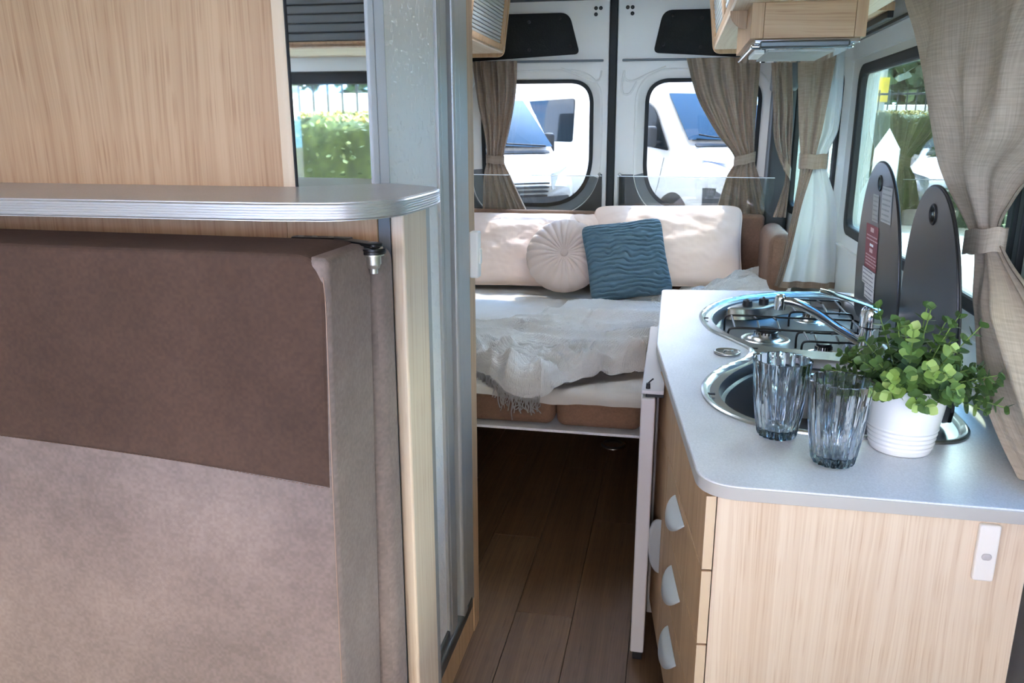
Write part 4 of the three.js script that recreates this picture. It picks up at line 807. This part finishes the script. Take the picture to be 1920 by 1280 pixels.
function pillow(lab, w, h, th, x, y, z, rx, ry, rz, seed) {
  const t = thing('pillow', lab, 'pillow');
  obj('cover', pillowGeo(w, h, th, { seed, wr: 0.009 }), M.pillow, t, true);
  const ring = []; for (let k = 0; k < 160; k++) { const q = k / 160 * 4, e = Math.floor(q), f = (q - e) * 2 - 1; let a, b; if (e === 0) { a = f; b = -1; } else if (e === 1) { a = 1; b = f; } else if (e === 2) { a = -f; b = 1; } else { a = -1; b = -f; } const cr = 1 - 0.09 * Math.pow(Math.abs(a * b), 6), sx = (1 - 0.06 * (1 - b * b) * a * a) * cr, sy = (1 - 0.06 * (1 - a * a) * b * b) * cr; ring.push(V3(a * w / 2 * sx, b * h / 2 * sy, 0)); }
  obj('seam', new THREE.TubeGeometry(new THREE.CatmullRomCurve3(ring, true), 320, 0.003, 6, true), M.pillow, t, true);
  return setOn(t, x, y, z, rx, ry, rz);
}
pillow('left pale pink pillow leaning under the left rear window', 0.76, 0.45, 0.19, -0.80, 0.785, -4.27, -0.6, 0.03, 0.005, 3);
pillow('right pale pink pillow leaning under the right rear window', 0.80, 0.48, 0.2, -0.03, 0.825, -4.27, -0.58, -0.02, 0.025, 9);
pillow('middle pale pink pillow mostly hidden behind the round and blue cushions', 0.5, 0.42, 0.13, -0.37, 0.80, -4.30, -0.55, 0.02, 0.03, 14);
{ // round pleated cushion
  const t = thing('round_cushion', 'round pleated beige cushion with a fabric-covered centre button', 'cushion');
  const Rr = 0.2, N = 216, rows = [], pleats = 24;
  const make = (sgn) => sheet(N, 26, (u, v) => { const a = u * Math.PI * 2, q = 1 - v, rad = Rr * Math.pow(q, 0.9), th = 0.075 * Math.pow(Math.max(0, 1 - Math.pow(q, 3.2)), 0.6) * (0.55 + 0.45 * smooth(q, 0.02, 0.45)); const c = Math.pow(Math.abs(Math.cos(a * pleats / 2 + 0.6 * q)), 0.45); const dep = 0.013 * (c - 1) * smooth(q, 0.05, 0.35) * (0.5 + 0.5 * (1 - smooth(q, 0.75, 1))); const rr = rad * (1 + 0.02 * (c - 1)); return [Math.cos(a) * rr * (1 + 0.01 * n2(a * 2, 1)), Math.sin(a) * rr, sgn * (th + dep)]; }, (u, v) => [u * 1.2, v * 0.2]);
  const g1 = make(1), g2 = make(-1);
  { const I = g1.index.array; for (let i = 0; i < I.length; i += 3) { const q = I[i + 1]; I[i + 1] = I[i + 2]; I[i + 2] = q; } g1.computeVertexNormals(); }
  obj('cover', [g1, g2], M.roundCushion, t, true);
  const bt = lathe([[0.0005, 0.012], [0.012, 0.0105], [0.019, 0.005], [0.02, 0.0], [0.016, -0.004]], 32); bt.rotateX(Math.PI / 2); bt.translate(0, 0, 0.042); obj('button', bt, M.roundCushion, t, true);
  setOn(t, -0.537, 0.785, -4.08, -0.52, 0.05, 0.1);
}
{ // ruched blue cushion
  const t = thing('square_cushion', 'square dusty blue velvet cushion with ruched horizontal pleats', 'cushion');
  const f = (a, b, pr) => { const w = b * 14 + 0.9 * n2(a * 1.3, b * 1.2) + 0.28 * n2(a * 3.2, b * 3) + a * 0.7; const k = Math.abs(Math.sin(w * Math.PI * 0.62 + 0.5 * n2(a * 3.5, b * 2 + 9))); return 0.017 * (Math.pow(k, 0.7) - 0.6) * smooth(pr, 0, 0.25) * (0.7 + 0.4 * n2(a * 2 + 5, b * 9)); };
  const gs = pillowGeo(0.42, 0.42, 0.15, { seed: 4, wr: 0.004, nu: 150, nv: 190, pinch: 0.07, f }); obj('cover', gs, M.blueVelvet, t, true);
  setOn(t, -0.215, 0.79, -3.98, -0.52, 0.16, 0.13);
}
{ // backrest cushions along the rear and the right side
  const soft = (name, lab, x0, x1, y0, y1, z0, z1, r, ry = 0) => { const g = new RoundedBoxGeometry(x1 - x0, y1 - y0, z1 - z0, 6, r), p = g.attributes.position; for (let i = 0; i < p.count; i++) p.setZ(i, p.getZ(i) + 0.004 * n3(p.getX(i) * 4, p.getY(i) * 6, z0)); g.rotateY(ry); g.translate((x0 + x1) / 2, (y0 + y1) / 2, (z0 + z1) / 2); g.computeVertexNormals(); return tag(obj(name, boxUV(g), M.velourBed), lab, 'cushion'); };
  soft('backrest_cushion', 'long brown backrest cushion along the rear doors behind the pillows', -1.19, 0.47, 0.54, 0.985, -4.43, -4.375, 0.025);
  soft('backrest_cushion', 'brown bolster cushion along the right wall behind the lined curtain', 0.44, 0.555, 0.57, 0.955, -4.32, -3.8, 0.056, 0.0);
}

// ------------------------------------------------------------------ curtains
function drape(o) { // o.p0, o.p1 plan line; o.left, o.right = [[y, s], ...] from top to bottom; o.amp = [[y, amplitude], ...]
  const L = Math.hypot(o.p1[0] - o.p0[0], o.p1[1] - o.p0[1]), d = [(o.p1[0] - o.p0[0]) / L, (o.p1[1] - o.p0[1]) / L], n = o.flip ? [d[1], -d[0]] : [-d[1], d[0]];
  const y0 = o.left[0][0], y1 = o.left[o.left.length - 1][0], F = o.folds, sd = o.seed;
  const at = (u, v) => {
    const y = lerp(y0, y1, v), l = table(o.left, y), r = table(o.right, y), amp = table(o.amp, y), off = o.off ? table(o.off, y) : 0;
    const uu = u + 0.03 * n2(u * 2.5 + sd, v * 2) * Math.sin(Math.PI * u), tie = o.tie ? Math.exp(-Math.pow((y - o.tie) / 0.09, 2)) : 0;
    let k = Math.sin(uu * Math.PI * 2 * F + sd + 1.2 * n2(u * 2 + sd, v * 1.3)) * 0.62 + Math.sin(uu * Math.PI * 2 * F * 1.9 + sd * 2 + 1.5 * n2(u * 3, v * 1.6 + sd)) * 0.3 + 0.35 * n2(u * F * 1.3 + sd, v * 2.4);
    k = Math.sign(k) * Math.pow(Math.abs(k), 0.85);
    const round = o.bulge ? o.bulge(u, v, y) : 0;
    const a = amp * (1 - 0.3 * tie), s = lerp(l, r, uu), yy = y + (o.hemTilt ? o.hemTilt(u, v) : 0);
    return [o.p0[0] + d[0] * s + n[0] * (a * k + off + round), yy, o.p0[1] + d[1] * s + n[1] * (a * k + off + round)];
  };
  return { at, d, n, geo: sheet(o.nu || 120, o.nv || 110, at, (u, v) => [u * o.cloth, lerp(y0, y1, v)], 0.0022) };
}
function tieBand(o, y, h, tilt, pad = 0.006, depth = 0.03, out = 0) {
  const L = Math.hypot(o.p1[0] - o.p0[0], o.p1[1] - o.p0[1]), d = [(o.p1[0] - o.p0[0]) / L, (o.p1[1] - o.p0[1]) / L], n = o.flip ? [d[1], -d[0]] : [-d[1], d[0]];
  const l = table(o.left, y), r = table(o.right, y), c = (l + r) / 2, a = (r - l) / 2 + pad, off = (o.off ? table(o.off, y) : 0) + out;
  return sheet(72, 8, (u, v) => { const q = u * Math.PI * 2, cs = Math.cos(q), sn = Math.sin(q), k = Math.pow(cs * cs * cs * cs + sn * sn * sn * sn, -0.25), A = a * Math.min(1, k * 0.97), b = depth * Math.min(1.15, k); return [o.p0[0] + d[0] * (c + A * cs) + n[0] * (b * sn + off), y + (0.5 - v) * h + tilt * cs + 0.002 * Math.sin(q * 5), o.p0[1] + d[1] * (c + A * cs) + n[1] * (b * sn + off)]; }, (u, v) => [u * 0.3, v * h], 0.003);
}
{ // left rear window
  const t = thing('curtain', 'tied taupe curtain on the left rear window', 'curtain', [-0.98, 1.0, -4.46]);
  const o = { p0: [-1.2, -4.475], p1: [0, -4.475], left: [[1.768, 0.084], [1.579, 0.112], [1.394, 0.15], [1.252, 0.163], [1.158, 0.145], [0.96, 0.135]], right: [[1.768, 0.337], [1.578, 0.328], [1.394, 0.291], [1.253, 0.262], [1.16, 0.302], [0.96, 0.402]], amp: [[1.768, 0.02], [1.5, 0.026], [1.25, 0.012], [1.1, 0.018], [0.96, 0.026]], folds: 5.5, seed: 2.3, cloth: 0.7, tie: 1.25, flip: true };
  o.off = [[1.768, -0.0], [1.25, -0.0], [0.96, 0.0]];
  obj('drape', drape(o).geo, M.linenRear, t);
  obj('tie_band', tieBand(o, 1.25, 0.045, -0.004, 0.004, 0.022), M.linenRear, t);
}
{ // right rear window
  const t = thing('curtain', 'tied taupe curtain on the right rear window', 'curtain', [0.2, 1.0, -4.46]);
  const o = { p0: [-0.2, -4.475], p1: [1, -4.475], left: [[1.768, 0.228], [1.571, 0.294], [1.396, 0.4], [1.262, 0.503], [1.173, 0.469], [0.96, 0.415]], right: [[1.768, 0.597], [1.569, 0.597], [1.396, 0.597], [1.257, 0.604], [1.175, 0.632], [0.96, 0.708]], amp: [[1.768, 0.018], [1.5, 0.026], [1.26, 0.014], [1.1, 0.02], [0.96, 0.026]], folds: 5.2, seed: 5.1, cloth: 0.8, tie: 1.26, flip: true };
  obj('drape', drape(o).geo, M.linenRear, t);
  obj('tie_band', tieBand(o, 1.262, 0.05, 0.014, 0.006, 0.026), M.linenRear, t);
}
{ // rear half of the right bed window
  const t = thing('curtain', 'narrow beige curtain in the right rear corner, farther half of the bed window', 'curtain', [0.52, 1.0, -4.3]);
  const o = { p0: [0.3, -4.3], p1: [1, -4.3], left: [[1.755, 0.13], [1.522, 0.158], [1.369, 0.175], [1.265, 0.21], [1.187, 0.245], [0.98, 0.2]], right: [[1.755, 0.225], [1.521, 0.25], [1.369, 0.257], [1.266, 0.262], [1.188, 0.265], [0.98, 0.26]], amp: [[1.755, 0.01], [1.4, 0.018], [1.2, 0.008], [0.98, 0.012]], folds: 2.6, seed: 1.4, cloth: 0.45, tie: 1.22, flip: true, nu: 80 };
  obj('drape', drape(o).geo, M.linenRear, t);
  obj('tie_band', tieBand(o, 1.225, 0.06, -0.03, 0.004, 0.018), M.linenRear, t);
  obj('hook', [bx(0.455, 0.463, 1.655, 1.757, -4.275, -4.268, 0.002), bx(0.468, 0.475, 1.66, 1.757, -4.275, -4.268, 0.002)], M.linenRear, t);
}
{ // lined curtain, near half of the right bed window
  const t = thing('curtain', 'tied curtain showing its white lining between the two right windows', 'curtain', [0.6, 0.8, -3.72]);
  const front = { p0: [0.3, -3.72], p1: [1, -3.72], left: [[1.757, 0.172], [1.42, 0.205], [1.308, 0.221], [1.252, 0.226], [1.102, 0.215], [0.889, 0.192], [0.735, 0.165]], right: [[1.757, 0.33], [1.42, 0.299], [1.308, 0.281], [1.252, 0.276], [1.102, 0.245], [0.889, 0.217], [0.735, 0.19]], amp: [[1.757, 0.01], [1.4, 0.014], [1.25, 0.008], [1.0, 0.006], [0.735, 0.006]], off: [[1.757, 0.02], [1.25, 0.018], [0.735, 0.012]], folds: 1.8, seed: 0.6, cloth: 0.4, tie: 1.28, flip: false, nu: 70 };
  front.flip = true; front.off = [[1.757, -0.03], [1.25, -0.028], [0.735, -0.012]];
  const back = { p0: [0.3, -3.72], p1: [1, -3.72], left: [[1.757, 0.25], [1.42, 0.27], [1.31, 0.256], [1.253, 0.252], [1.105, 0.235], [0.893, 0.205], [0.742, 0.178]], right: [[1.757, 0.366], [1.42, 0.369], [1.31, 0.333], [1.25, 0.337], [1.108, 0.39], [0.9, 0.412], [0.742, 0.418]], amp: [[1.757, 0.008], [1.4, 0.014], [1.25, 0.008], [1.0, 0.014], [0.742, 0.02]], folds: 1.7, seed: 3.7, cloth: 0.5, tie: 1.28, flip: true, nu: 90 };
  obj('drape', drape(front).geo, M.linenRear, t);
  const bk = drape(back); obj('lining', bk.geo, M.lining, t);
  const hem = sheet(90, 4, (u, v) => { const p = bk.at(u, 0.985 + v * 0.03), q = bk.at(u, 0.97); return [p[0] - bk.n[0] * 0.004, Math.min(p[1], 0.757) - v * 0.0, p[2] - bk.n[1] * 0.004 + 0.003]; }, (u, v) => [u * 0.5, v * 0.02], 0.006);
  const hem2 = sheet(90, 4, (u, v) => { const p = bk.at(u, 1); return [p[0], p[1] + 0.014 - v * 0.028, p[2] + 0.004]; }, (u, v) => [u * 0.5, v * 0.03], 0.008);
  obj('hem', hem2, M.linenRear, t);
  const whole = { p0: front.p0, p1: front.p1, left: front.left, right: back.right, flip: true };
  obj('tie_band', tieBand(whole, 1.282, 0.062, 0.0, 0.004, 0.05), M.linenRear, t);
  obj('hook', [bx(0.53, 0.536, 1.70, 1.757, -3.69, -3.684, 0.002), bx(0.545, 0.551, 1.70, 1.757, -3.69, -3.684, 0.002)], M.linenRear, t);
}
{ // big curtain in the foreground
  const t = thing('curtain', 'large grey-beige linen curtain tied in the right foreground beside the plant', 'curtain', [0.62, 0.9, -1.8]);
  const o = { p0: [0.592, -2.45], p1: [0.70, -1.2], left: [[1.80, -0.10], [1.751, -0.075], [1.661, 0.02], [1.564, 0.105], [1.439, 0.22], [1.307, 0.37], [1.225, 0.49], [1.193, 0.535], [1.159, 0.565], [1.074, 0.605], [0.943, 0.69], [0.874, 0.81], [0.822, 0.93]], right: [[1.80, 0.96], [1.682, 0.987], [1.528, 1.02], [1.412, 0.93], [1.335, 0.755], [1.261, 0.675], [1.228, 0.655], [1.204, 0.66], [1.159, 0.725], [1.096, 0.87], [0.993, 1.03], [0.892, 1.14], [0.822, 1.2]], amp: [[1.80, 0.012], [1.6, 0.03], [1.4, 0.034], [1.25, 0.018], [1.2, 0.012], [1.12, 0.02], [1.0, 0.032], [0.822, 0.035]], folds: 2.4, seed: 4.2, cloth: 0.95, tie: 1.2, nu: 200, nv: 220 };
  o.bulge = (u, v, y) => { const up = smooth(y, 1.2, 1.42) * (1 - smooth(y, 1.5, 1.8)), lo = smooth(1.18 - y, 0, 0.12); return -0.05 * up * Math.sin(Math.PI * clamp(u * 1.1, 0, 1)) - 0.035 * lo * Math.sin(Math.PI * u); };
  o.flip = false;
  o.bulge = ((b) => (u, v, y) => -b(u, v, y))(o.bulge);
  obj('drape', drape(o).geo, M.linen, t);
  obj('tie_band', tieBand(o, 1.19, 0.05, 0.012, 0.0, 0.022, 0.0), M.linen, t);
}

// ------------------------------------------------------------------ outside
const YG = -0.15;
struct('ground', (() => { const g = new THREE.PlaneGeometry(120, 120); g.rotateX(-Math.PI / 2); g.translate(0, YG, -10); return boxUV(g); })(), M.ground);
function makeVan(name, label, o) { // local: +z forward, base on the ground
  const t = thing(name, label, 'van');
  const W = 0.97, roof = o.roof || 2.55;
  // body: cross-sections along z, each [z, half width, bottom, top]
  const secs = [[-4.2, 0.9, 0.42, roof - 0.1], [-4.15, W, 0.36, roof - 0.03], [-3.9, W + 0.02, 0.34, roof], [0.3, W + 0.02, 0.34, roof], [0.75, W + 0.01, 0.34, roof - 0.06], [1.0, W, 0.34, roof - 0.22], [1.2, W, 0.34, Math.min(roof - 0.4, 2.12)], [1.9, W, 0.34, 1.44], [1.98, W, 0.34, 1.37], [2.35, W - 0.03, 0.36, 1.22], [2.6, W - 0.1, 0.38, 1.08], [2.72, W - 0.2, 0.42, 0.95]];
  const N = 44, ring = (w, y0, y1) => { const p = [], h = (y1 - y0) / 2, c = (y0 + y1) / 2; for (let i = 0; i < N; i++) { const a = i / N * Math.PI * 2, cs = Math.cos(a), sn = Math.sin(a), e = 0.22; const X = Math.sign(cs) * Math.pow(Math.abs(cs), e) * w, Y = Math.sign(sn) * Math.pow(Math.abs(sn), e) * h; const tum = Y > 0 ? 1 - 0.08 * Math.pow(Y / 1.1, 2) : 1; p.push([X * tum, c + Y]); } return p; };
  const pos = [], idx = [];
  secs.forEach(([z, w, b, tp]) => ring(w, b, tp).forEach(([x, y]) => pos.push(x, y, z)));
  for (let r = 0; r < secs.length - 1; r++) for (let i = 0; i < N; i++) { const a = r * N + i, b = r * N + (i + 1) % N; idx.push(a, b, a + N, b, b + N, a + N); }
  for (const [r, flip] of [[0, 1], [secs.length - 1, 0]]) { const o0 = pos.length / 3; let cx = 0, cy = 0; for (let i = 0; i < N; i++) { const k = (r * N + i) * 3; pos.push(pos[k], pos[k + 1], pos[k + 2]); cy += pos[k + 1] / N; } pos.push(0, cy, secs[r][0]); for (let i = 0; i < N; i++) { const a = o0 + i, b = o0 + (i + 1) % N, c = o0 + N; flip ? idx.push(a, c, b) : idx.push(a, b, c); } }
  const g = new THREE.BufferGeometry(); g.setAttribute('position', new THREE.Float32BufferAttribute(pos, 3)); g.setAttribute('uv', new THREE.Float32BufferAttribute(new Float32Array(pos.length / 3 * 2), 2)); g.setIndex(idx);
  obj('body', toCreasedNormals(g, 0.7), M.bodyWhite, t, true);
  // windscreen lying on the slope between roof and bonnet
  const wsTop = [1.2, 2.1], wsBot = [1.93, 1.44], yAt = (k) => lerp(wsBot[1], wsTop[1], k), zAt = (k) => lerp(wsBot[0], wsTop[0], k);
  obj('windscreen', sheet(20, 10, (u, v) => { const a = u * 2 - 1, k = 1 - v, w = lerp(0.88, 0.74, k); return [a * w, yAt(k) + 0.02, zAt(k) + 0.035 - 0.03 * a * a]; }, (u, v) => [u, v], 0.006), M.carGlass, t, true);
  obj('wiper', [tube([[0.75, 1.47, 1.97], [0.2, 1.5, 1.96], [-0.05, 1.52, 1.94]], 0.012, 16, 6), tube([[-0.05, 1.47, 1.98], [-0.5, 1.5, 1.96], [-0.7, 1.53, 1.93]], 0.012, 16, 6)], M.black, t, true);
  obj('bonnet_vent', sheet(16, 3, (u, v) => [lerp(-0.8, 0.8, u), 1.405 - v * 0.03, 1.99 + v * 0.03], (u, v) => [u, v], 0.02), M.bumper, t, true);
  // side glass, both sides
  for (const s of [-1, 1]) {
    const pts = [[0.35, 1.42, 0.04], [1.62, 1.3, 0.05], [1.2, 1.9, 0.1], [0.95, 2.02, 0.08], [0.35, 2.02, 0.05]];
    const onFlank = (p) => { const g = extrude(roundPoly(p.map(([z, y, r]) => [z, y - 1.38, r])), 0.016, 0.004); g.rotateY(-Math.PI / 2); g.rotateZ(s * 0.036); g.translate(s > 0 ? 0.998 : -0.984, 1.38, 0); return g; };
    obj('side_window', onFlank(pts), M.carGlass, t, true);
    obj('side_window', onFlank([[-3.4, 1.38, 0.08], [-1.3, 1.38, 0.08], [-1.3, 2.12, 0.08], [-3.4, 2.12, 0.08]]), M.carGlass, t, true);
    const door = tube([[s * 0.995, 1.95, 0.25], [s * 1.0, 1.4, 0.25], [s * 1.0, 0.6, 0.25], [s * 1.0, 0.5, 0.5], [s * 1.0, 0.5, 1.2], [s * 1.0, 0.7, 1.35], [s * 0.985, 1.2, 1.5]], 0.006, 40, 6); obj('door_line', door, M.greyPlastic, t, true);
    const hl = sheet(12, 8, (u, v) => { const a = u, yy = lerp(1.2, 0.93, v) - 0.1 * a * (1 - v) * 0.6, xx = s * lerp(0.97, 0.46, a); return [xx, yy - 0.03 * a, lerp(2.2, 2.7, Math.pow(a, 0.7)) + 0.06 * v]; }, (u, v) => [u, v], s * 0.012); obj('headlight', hl, M.lamp, t, true);
    for (const z of [1.75, -2.8]) { const wl = lathe([[0.001, 0.1], [0.2, 0.1], [0.21, 0.12], [0.34, 0.11], [0.36, 0.06], [0.36, -0.06], [0.33, -0.1], [0.001, -0.1]], 36); wl.rotateZ(-s * Math.PI / 2); wl.translate(s * 0.9, 0.36, z); obj('wheel', wl, M.tyre, t, true); }
    const mr = new RoundedBoxGeometry(0.16, 0.3, 0.12, 3, 0.05); mr.translate(s * 1.12, 1.5, 1.35); obj('wing_mirror', [boxUV(mr), tube([[s * 0.97, 1.42, 1.38], [s * 1.08, 1.42, 1.36]], 0.025, 6, 6)], M.bumper, t, true);
  }
  const bp = sheet(24, 8, (u, v) => { const a = u * 2 - 1; return [a * 0.98, lerp(0.82, 0.3, v), 2.86 - 0.42 * Math.pow(Math.abs(a), 4) - 0.05 * v + 0.03 * Math.sin(v * 3)]; }, (u, v) => [u, v], 0.06); obj('bumper', bp, M.bumper, t, true);
  const gr = []; for (let k = 0; k < 4; k++) gr.push(bx(-0.42 + k * 0.01, 0.42 - k * 0.01, 0.98 - k * 0.055, 1.005 - k * 0.055, 2.7, 2.78, 0.01)); obj('grille', gr, M.bumper, t, true);
  return t;
}
{
  const a = makeVan('parked_van', 'white parked van with raked windscreen seen through the right rear window', { roof: 2.6 });
  const A = 0.62; a.rotation.y = A;
  a.position.set(0.16 - (-0.88 * Math.cos(A) + 1.93 * Math.sin(A)), YG - 0.05, -12 - (0.88 * Math.sin(A) + 1.93 * Math.cos(A)));
  const b = a.clone(); b.name = numbered('parked_van'); scene.add(b);
  b.userData.label = 'white parked van with bright bonnet seen through the left rear window';
  b.position.set(-1.79 - (0.88 * Math.cos(A) + 1.93 * Math.sin(A)), YG - 0.15, -12 - (-0.88 * Math.sin(A) + 1.93 * Math.cos(A)));
}
// clipped hedges
function hedge(lab, a, b, top, thick, seed) {
  const L = Math.hypot(b[0] - a[0], b[1] - a[1]), t = thing('hedge', lab, 'hedge', [a[0], YG, a[1]]);
  t.rotation.y = -Math.atan2(b[1] - a[1], b[0] - a[0]);
  const nu = Math.round(L * 14), H = top - YG;
  const g = sheet(nu, 36, (u, v) => { const q = v * (2 * H + thick); let y, z; if (q < H) { y = q; z = thick / 2; } else if (q < H + thick) { y = H; z = thick / 2 - (q - H); } else { y = H - (q - H - thick); z = -thick / 2; } const x = u * L, w = 0.05 * n3(x * 2.2, y * 2.2 + seed, z * 2.2) + 0.035 * n3(x * 7, y * 7 + seed, z * 7); return [x, y + w * (y > H - 0.05 ? 1 : 0), z + Math.sign(z) * w]; }, (u, v) => [u * L, v * (2 * H + thick)]);
  obj('clipped_mass', g, M.hedge, t, true);
  const r = rngOf(seed), n = Math.round(L * 2600), lg = sheet(2, 2, (u, v) => [(u - 0.5) * 0.026 * Math.sin(Math.PI * Math.min(0.95, v + 0.1)), 0, (v - 0.5) * 0.038], (u, v) => [u, v]);
  const inst = new THREE.InstancedMesh(lg, phy({ color: 0xffffff, roughness: 0.7, transmission: 0.25, thickness: 0 }), n), m = new THREE.Matrix4(), q = new THREE.Quaternion(), c = new THREE.Color();
  for (let i = 0; i < n; i++) { const x = r() * L, k = r(), topS = k < 0.35; const y = topS ? H + r() * 0.07 : r() * H, z = topS ? (r() - 0.5) * thick : (r() < 0.6 ? 1 : -1) * (thick / 2 + (r() - 0.35) * 0.09); q.setFromEuler(new THREE.Euler(r() * 6.28, r() * 6.28, r() * 6.28)); const s = 0.5 + r() * 0.7; m.compose(V3(x, y, z), q, V3(s, s, s)); inst.setMatrixAt(i, m); inst.setColorAt(i, topS && r() < 0.6 ? c.setHex(0x9a8848) : c.setHex([0x3d4822, 0x4d582a, 0x2f3919, 0x5c6233][Math.floor(r() * 4)])); }  // many top leaves golden: sunlight put into their colour
  inst.name = 'foliage'; inst.castShadow = inst.receiveShadow = true; inst.userData.kind = 'stuff'; t.add(inst);
}
hedge('clipped green hedge along the right side of the van, seen in the mirror', [3.6, 5.5], [3.9, -9.5], 1.46, 0.8, 31);
hedge('clipped hedge with top leaves coloured as if sunlit, seen through the right side window', [2.7, -15.2], [10, -13.2], 1.63, 0.8, 47);
function fence(lab, a, b, top, gap) {
  const L = Math.hypot(b[0] - a[0], b[1] - a[1]), t = thing('metal_fence', lab, 'fence', [a[0], YG, a[1]]), H = top - YG;
  t.rotation.y = -Math.atan2(b[1] - a[1], b[0] - a[0]);
  obj('rail', bx(0, L, H - 0.1, H - 0.06, -0.02, 0.02, 0.004), M.fence, t, true); obj('rail', bx(0, L, 0.2, 0.24, -0.02, 0.02, 0.004), M.fence, t, true);
  const g = bx(-0.012, 0.012, 0.05, H, -0.012, 0.012, 0.003), n = Math.floor(L / gap);
  for (let i = 0; i <= n; i++) { const m = obj('picket', g, M.fence, t, true); m.position.x = i * gap; }
  const pg = bx(-0.04, 0.04, 0, H + 0.05, -0.04, 0.04, 0.01); for (let i = 0; i <= L; i += 2.4) { const m = obj('fence_post', pg, M.fence, t, true); m.position.x = i; }
}
fence('black metal picket fence behind the side hedge, seen in the mirror', [6.2, 5.5], [6.4, -9.5], 2.0, 0.16);
fence('black metal picket fence above the hedge top coloured as if sunlit, seen through the right side window', [2.6, -18.2], [10, -16.2], 2.15, 0.17);
tag(obj('boundary_wall', bx(9.5, 9.8, YG, 1.9, -8, 10, 0.02), M.wallPale), 'long pale low wall beyond the side fence, seen in the mirror', 'wall');
tag(obj('boundary_wall', bx(3, 16, YG, 1.95, -21.5, -21.2, 0.02), M.wallPale), 'long pale low wall behind the rear picket fence', 'wall');
{ // bollard with a pitched top, yellow pole
  const s = new THREE.Shape([V2(-0.15, 0), V2(0.15, 0), V2(0.15, 1.3), V2(0.0, 1.56), V2(-0.15, 1.3)]), g = extrude(s, 0.3, 0.01); g.rotateY(-0.25); g.translate(2.72, YG, -11.6);
  tag(obj('marker_post', boxUV(g), M.wallPale), 'white post with a pointed top in front of the hedge', 'post');
  const p = thing('yellow_pole', 'grey pole with a bright yellow sleeve beyond the rear fence', 'pole', [4.27, YG, -19.3]);
  obj('pole', cyl(0.09, 0.08, 4.5, 4.27, YG, -19.3, 16), M.greyPlastic, p); obj('sleeve', cyl(0.14, 0.14, 0.5, 4.27, 1.96, -19.3, 16), M.yellow, p);
}
function car(lab, x, z, ry, mat) {
  const t = thing('parked_car', lab, 'car', [x, YG, z]); t.rotation.y = ry;
  const s = new THREE.Shape(); s.moveTo(-2.1, 0.35); s.lineTo(-2.15, 0.8); s.quadraticCurveTo(-2.1, 1.0, -1.7, 1.02); s.lineTo(-1.1, 1.5); s.quadraticCurveTo(-0.8, 1.58, -0.2, 1.58); s.quadraticCurveTo(0.4, 1.55, 0.9, 1.05); s.quadraticCurveTo(1.9, 0.98, 2.1, 0.75); s.lineTo(2.12, 0.35); s.closePath();
  const g = extrude(s, 1.75, 0.1, 4); g.translate(0, 0, -0.875); obj('body', boxUV(g), mat, t, true);
  for (const k of [-1, 1]) { const w = extrude(roundPoly([[-1.35, 1.08, 0.05], [0.6, 1.08, 0.05], [0.15, 1.46, 0.1], [-0.95, 1.46, 0.1]]), 0.014, 0.003); w.translate(0, 0, k > 0 ? 0.87 : -0.884); obj('side_window', w, M.carGlass, t, true); for (const xx of [-1.3, 1.3]) { const q = cyl(0.33, 0.33, 0.2, 0, -0.1, 0, 28); q.rotateX(Math.PI / 2); q.translate(xx, 0.33, k * 0.8); obj('wheel', q, M.tyre, t, true); } }
}
car('dark parked car beyond the rear picket fence', 4.2, -24.6, 0.1, M.carDark);
car('blue parked car beyond the side fence, seen in the mirror', 13.2, 3.4, Math.PI / 2, M.carBlue);
function tree(lab, x, z, h, r0, seed) {
  const t = thing('tree', lab, 'tree', [x, YG, z], x > 12 ? 'trees beyond the side fence' : 'trees beyond the rear fence'), r = rngOf(seed);
  obj('trunk', tube([[0, 0, 0], [0.1, h * 0.3, 0.05], [0, h * 0.6, 0.1], [0.1, h * 0.85, 0]], 0.16, 16, 8), M.trunk, t, true);
  const n = 2600, lg = sheet(2, 2, (u, v) => [(u - 0.5) * 0.26 * Math.sin(Math.PI * Math.min(0.95, v + 0.1)), 0, (v - 0.5) * 0.34], (u, v) => [u, v]);
  const inst = new THREE.InstancedMesh(lg, phy({ color: 0xffffff, roughness: 0.7, transmission: 0.3, thickness: 0 }), n), m = new THREE.Matrix4(), q = new THREE.Quaternion(), c = new THREE.Color();
  const cl = Array.from({ length: 14 }, () => [(r() - 0.5) * r0 * 1.6, h * (0.35 + 0.6 * r()), (r() - 0.5) * r0 * 1.6, r0 * (0.35 + 0.3 * r())]);
  for (let i = 0; i < n; i++) { const k = cl[Math.floor(r() * 14)], a = r() * 6.28, b = Math.acos(2 * r() - 1), rad = k[3] * Math.pow(r(), 0.4); q.setFromEuler(new THREE.Euler(r() * 6.28, r() * 6.28, r() * 6.28)); const s = 0.8 + r(); m.compose(V3(k[0] + Math.sin(b) * Math.cos(a) * rad, k[1] + Math.cos(b) * rad * 0.8, k[2] + Math.sin(b) * Math.sin(a) * rad), q, V3(s, s, s)); inst.setMatrixAt(i, m); inst.setColorAt(i, c.setHex([0x3d5230, 0x4f6339, 0x2f4028, 0x647544][Math.floor(r() * 4)])); }
  inst.name = 'crown'; inst.castShadow = inst.receiveShadow = true; inst.userData.kind = 'stuff'; t.add(inst);
}
for (const [x, z, h, r0] of [[14, 8, 6, 2.6], [16, 3.5, 7, 3], [14.5, -0.5, 6, 2.6], [16, -5, 7, 3], [17, -10, 6.5, 3], [6.5, -27, 7, 3], [10.5, -26, 6.5, 2.8], [3, -29, 7, 3], [14, -22, 6, 2.6]]) tree(x > 12 ? 'leafy green tree behind the side fence, seen in the mirror' : 'leafy green tree behind the rear picket fence, seen through the right side window', x, z, h, r0, Math.round(x * 31 + z * 7 + 500));

renderer.render(scene, camera);
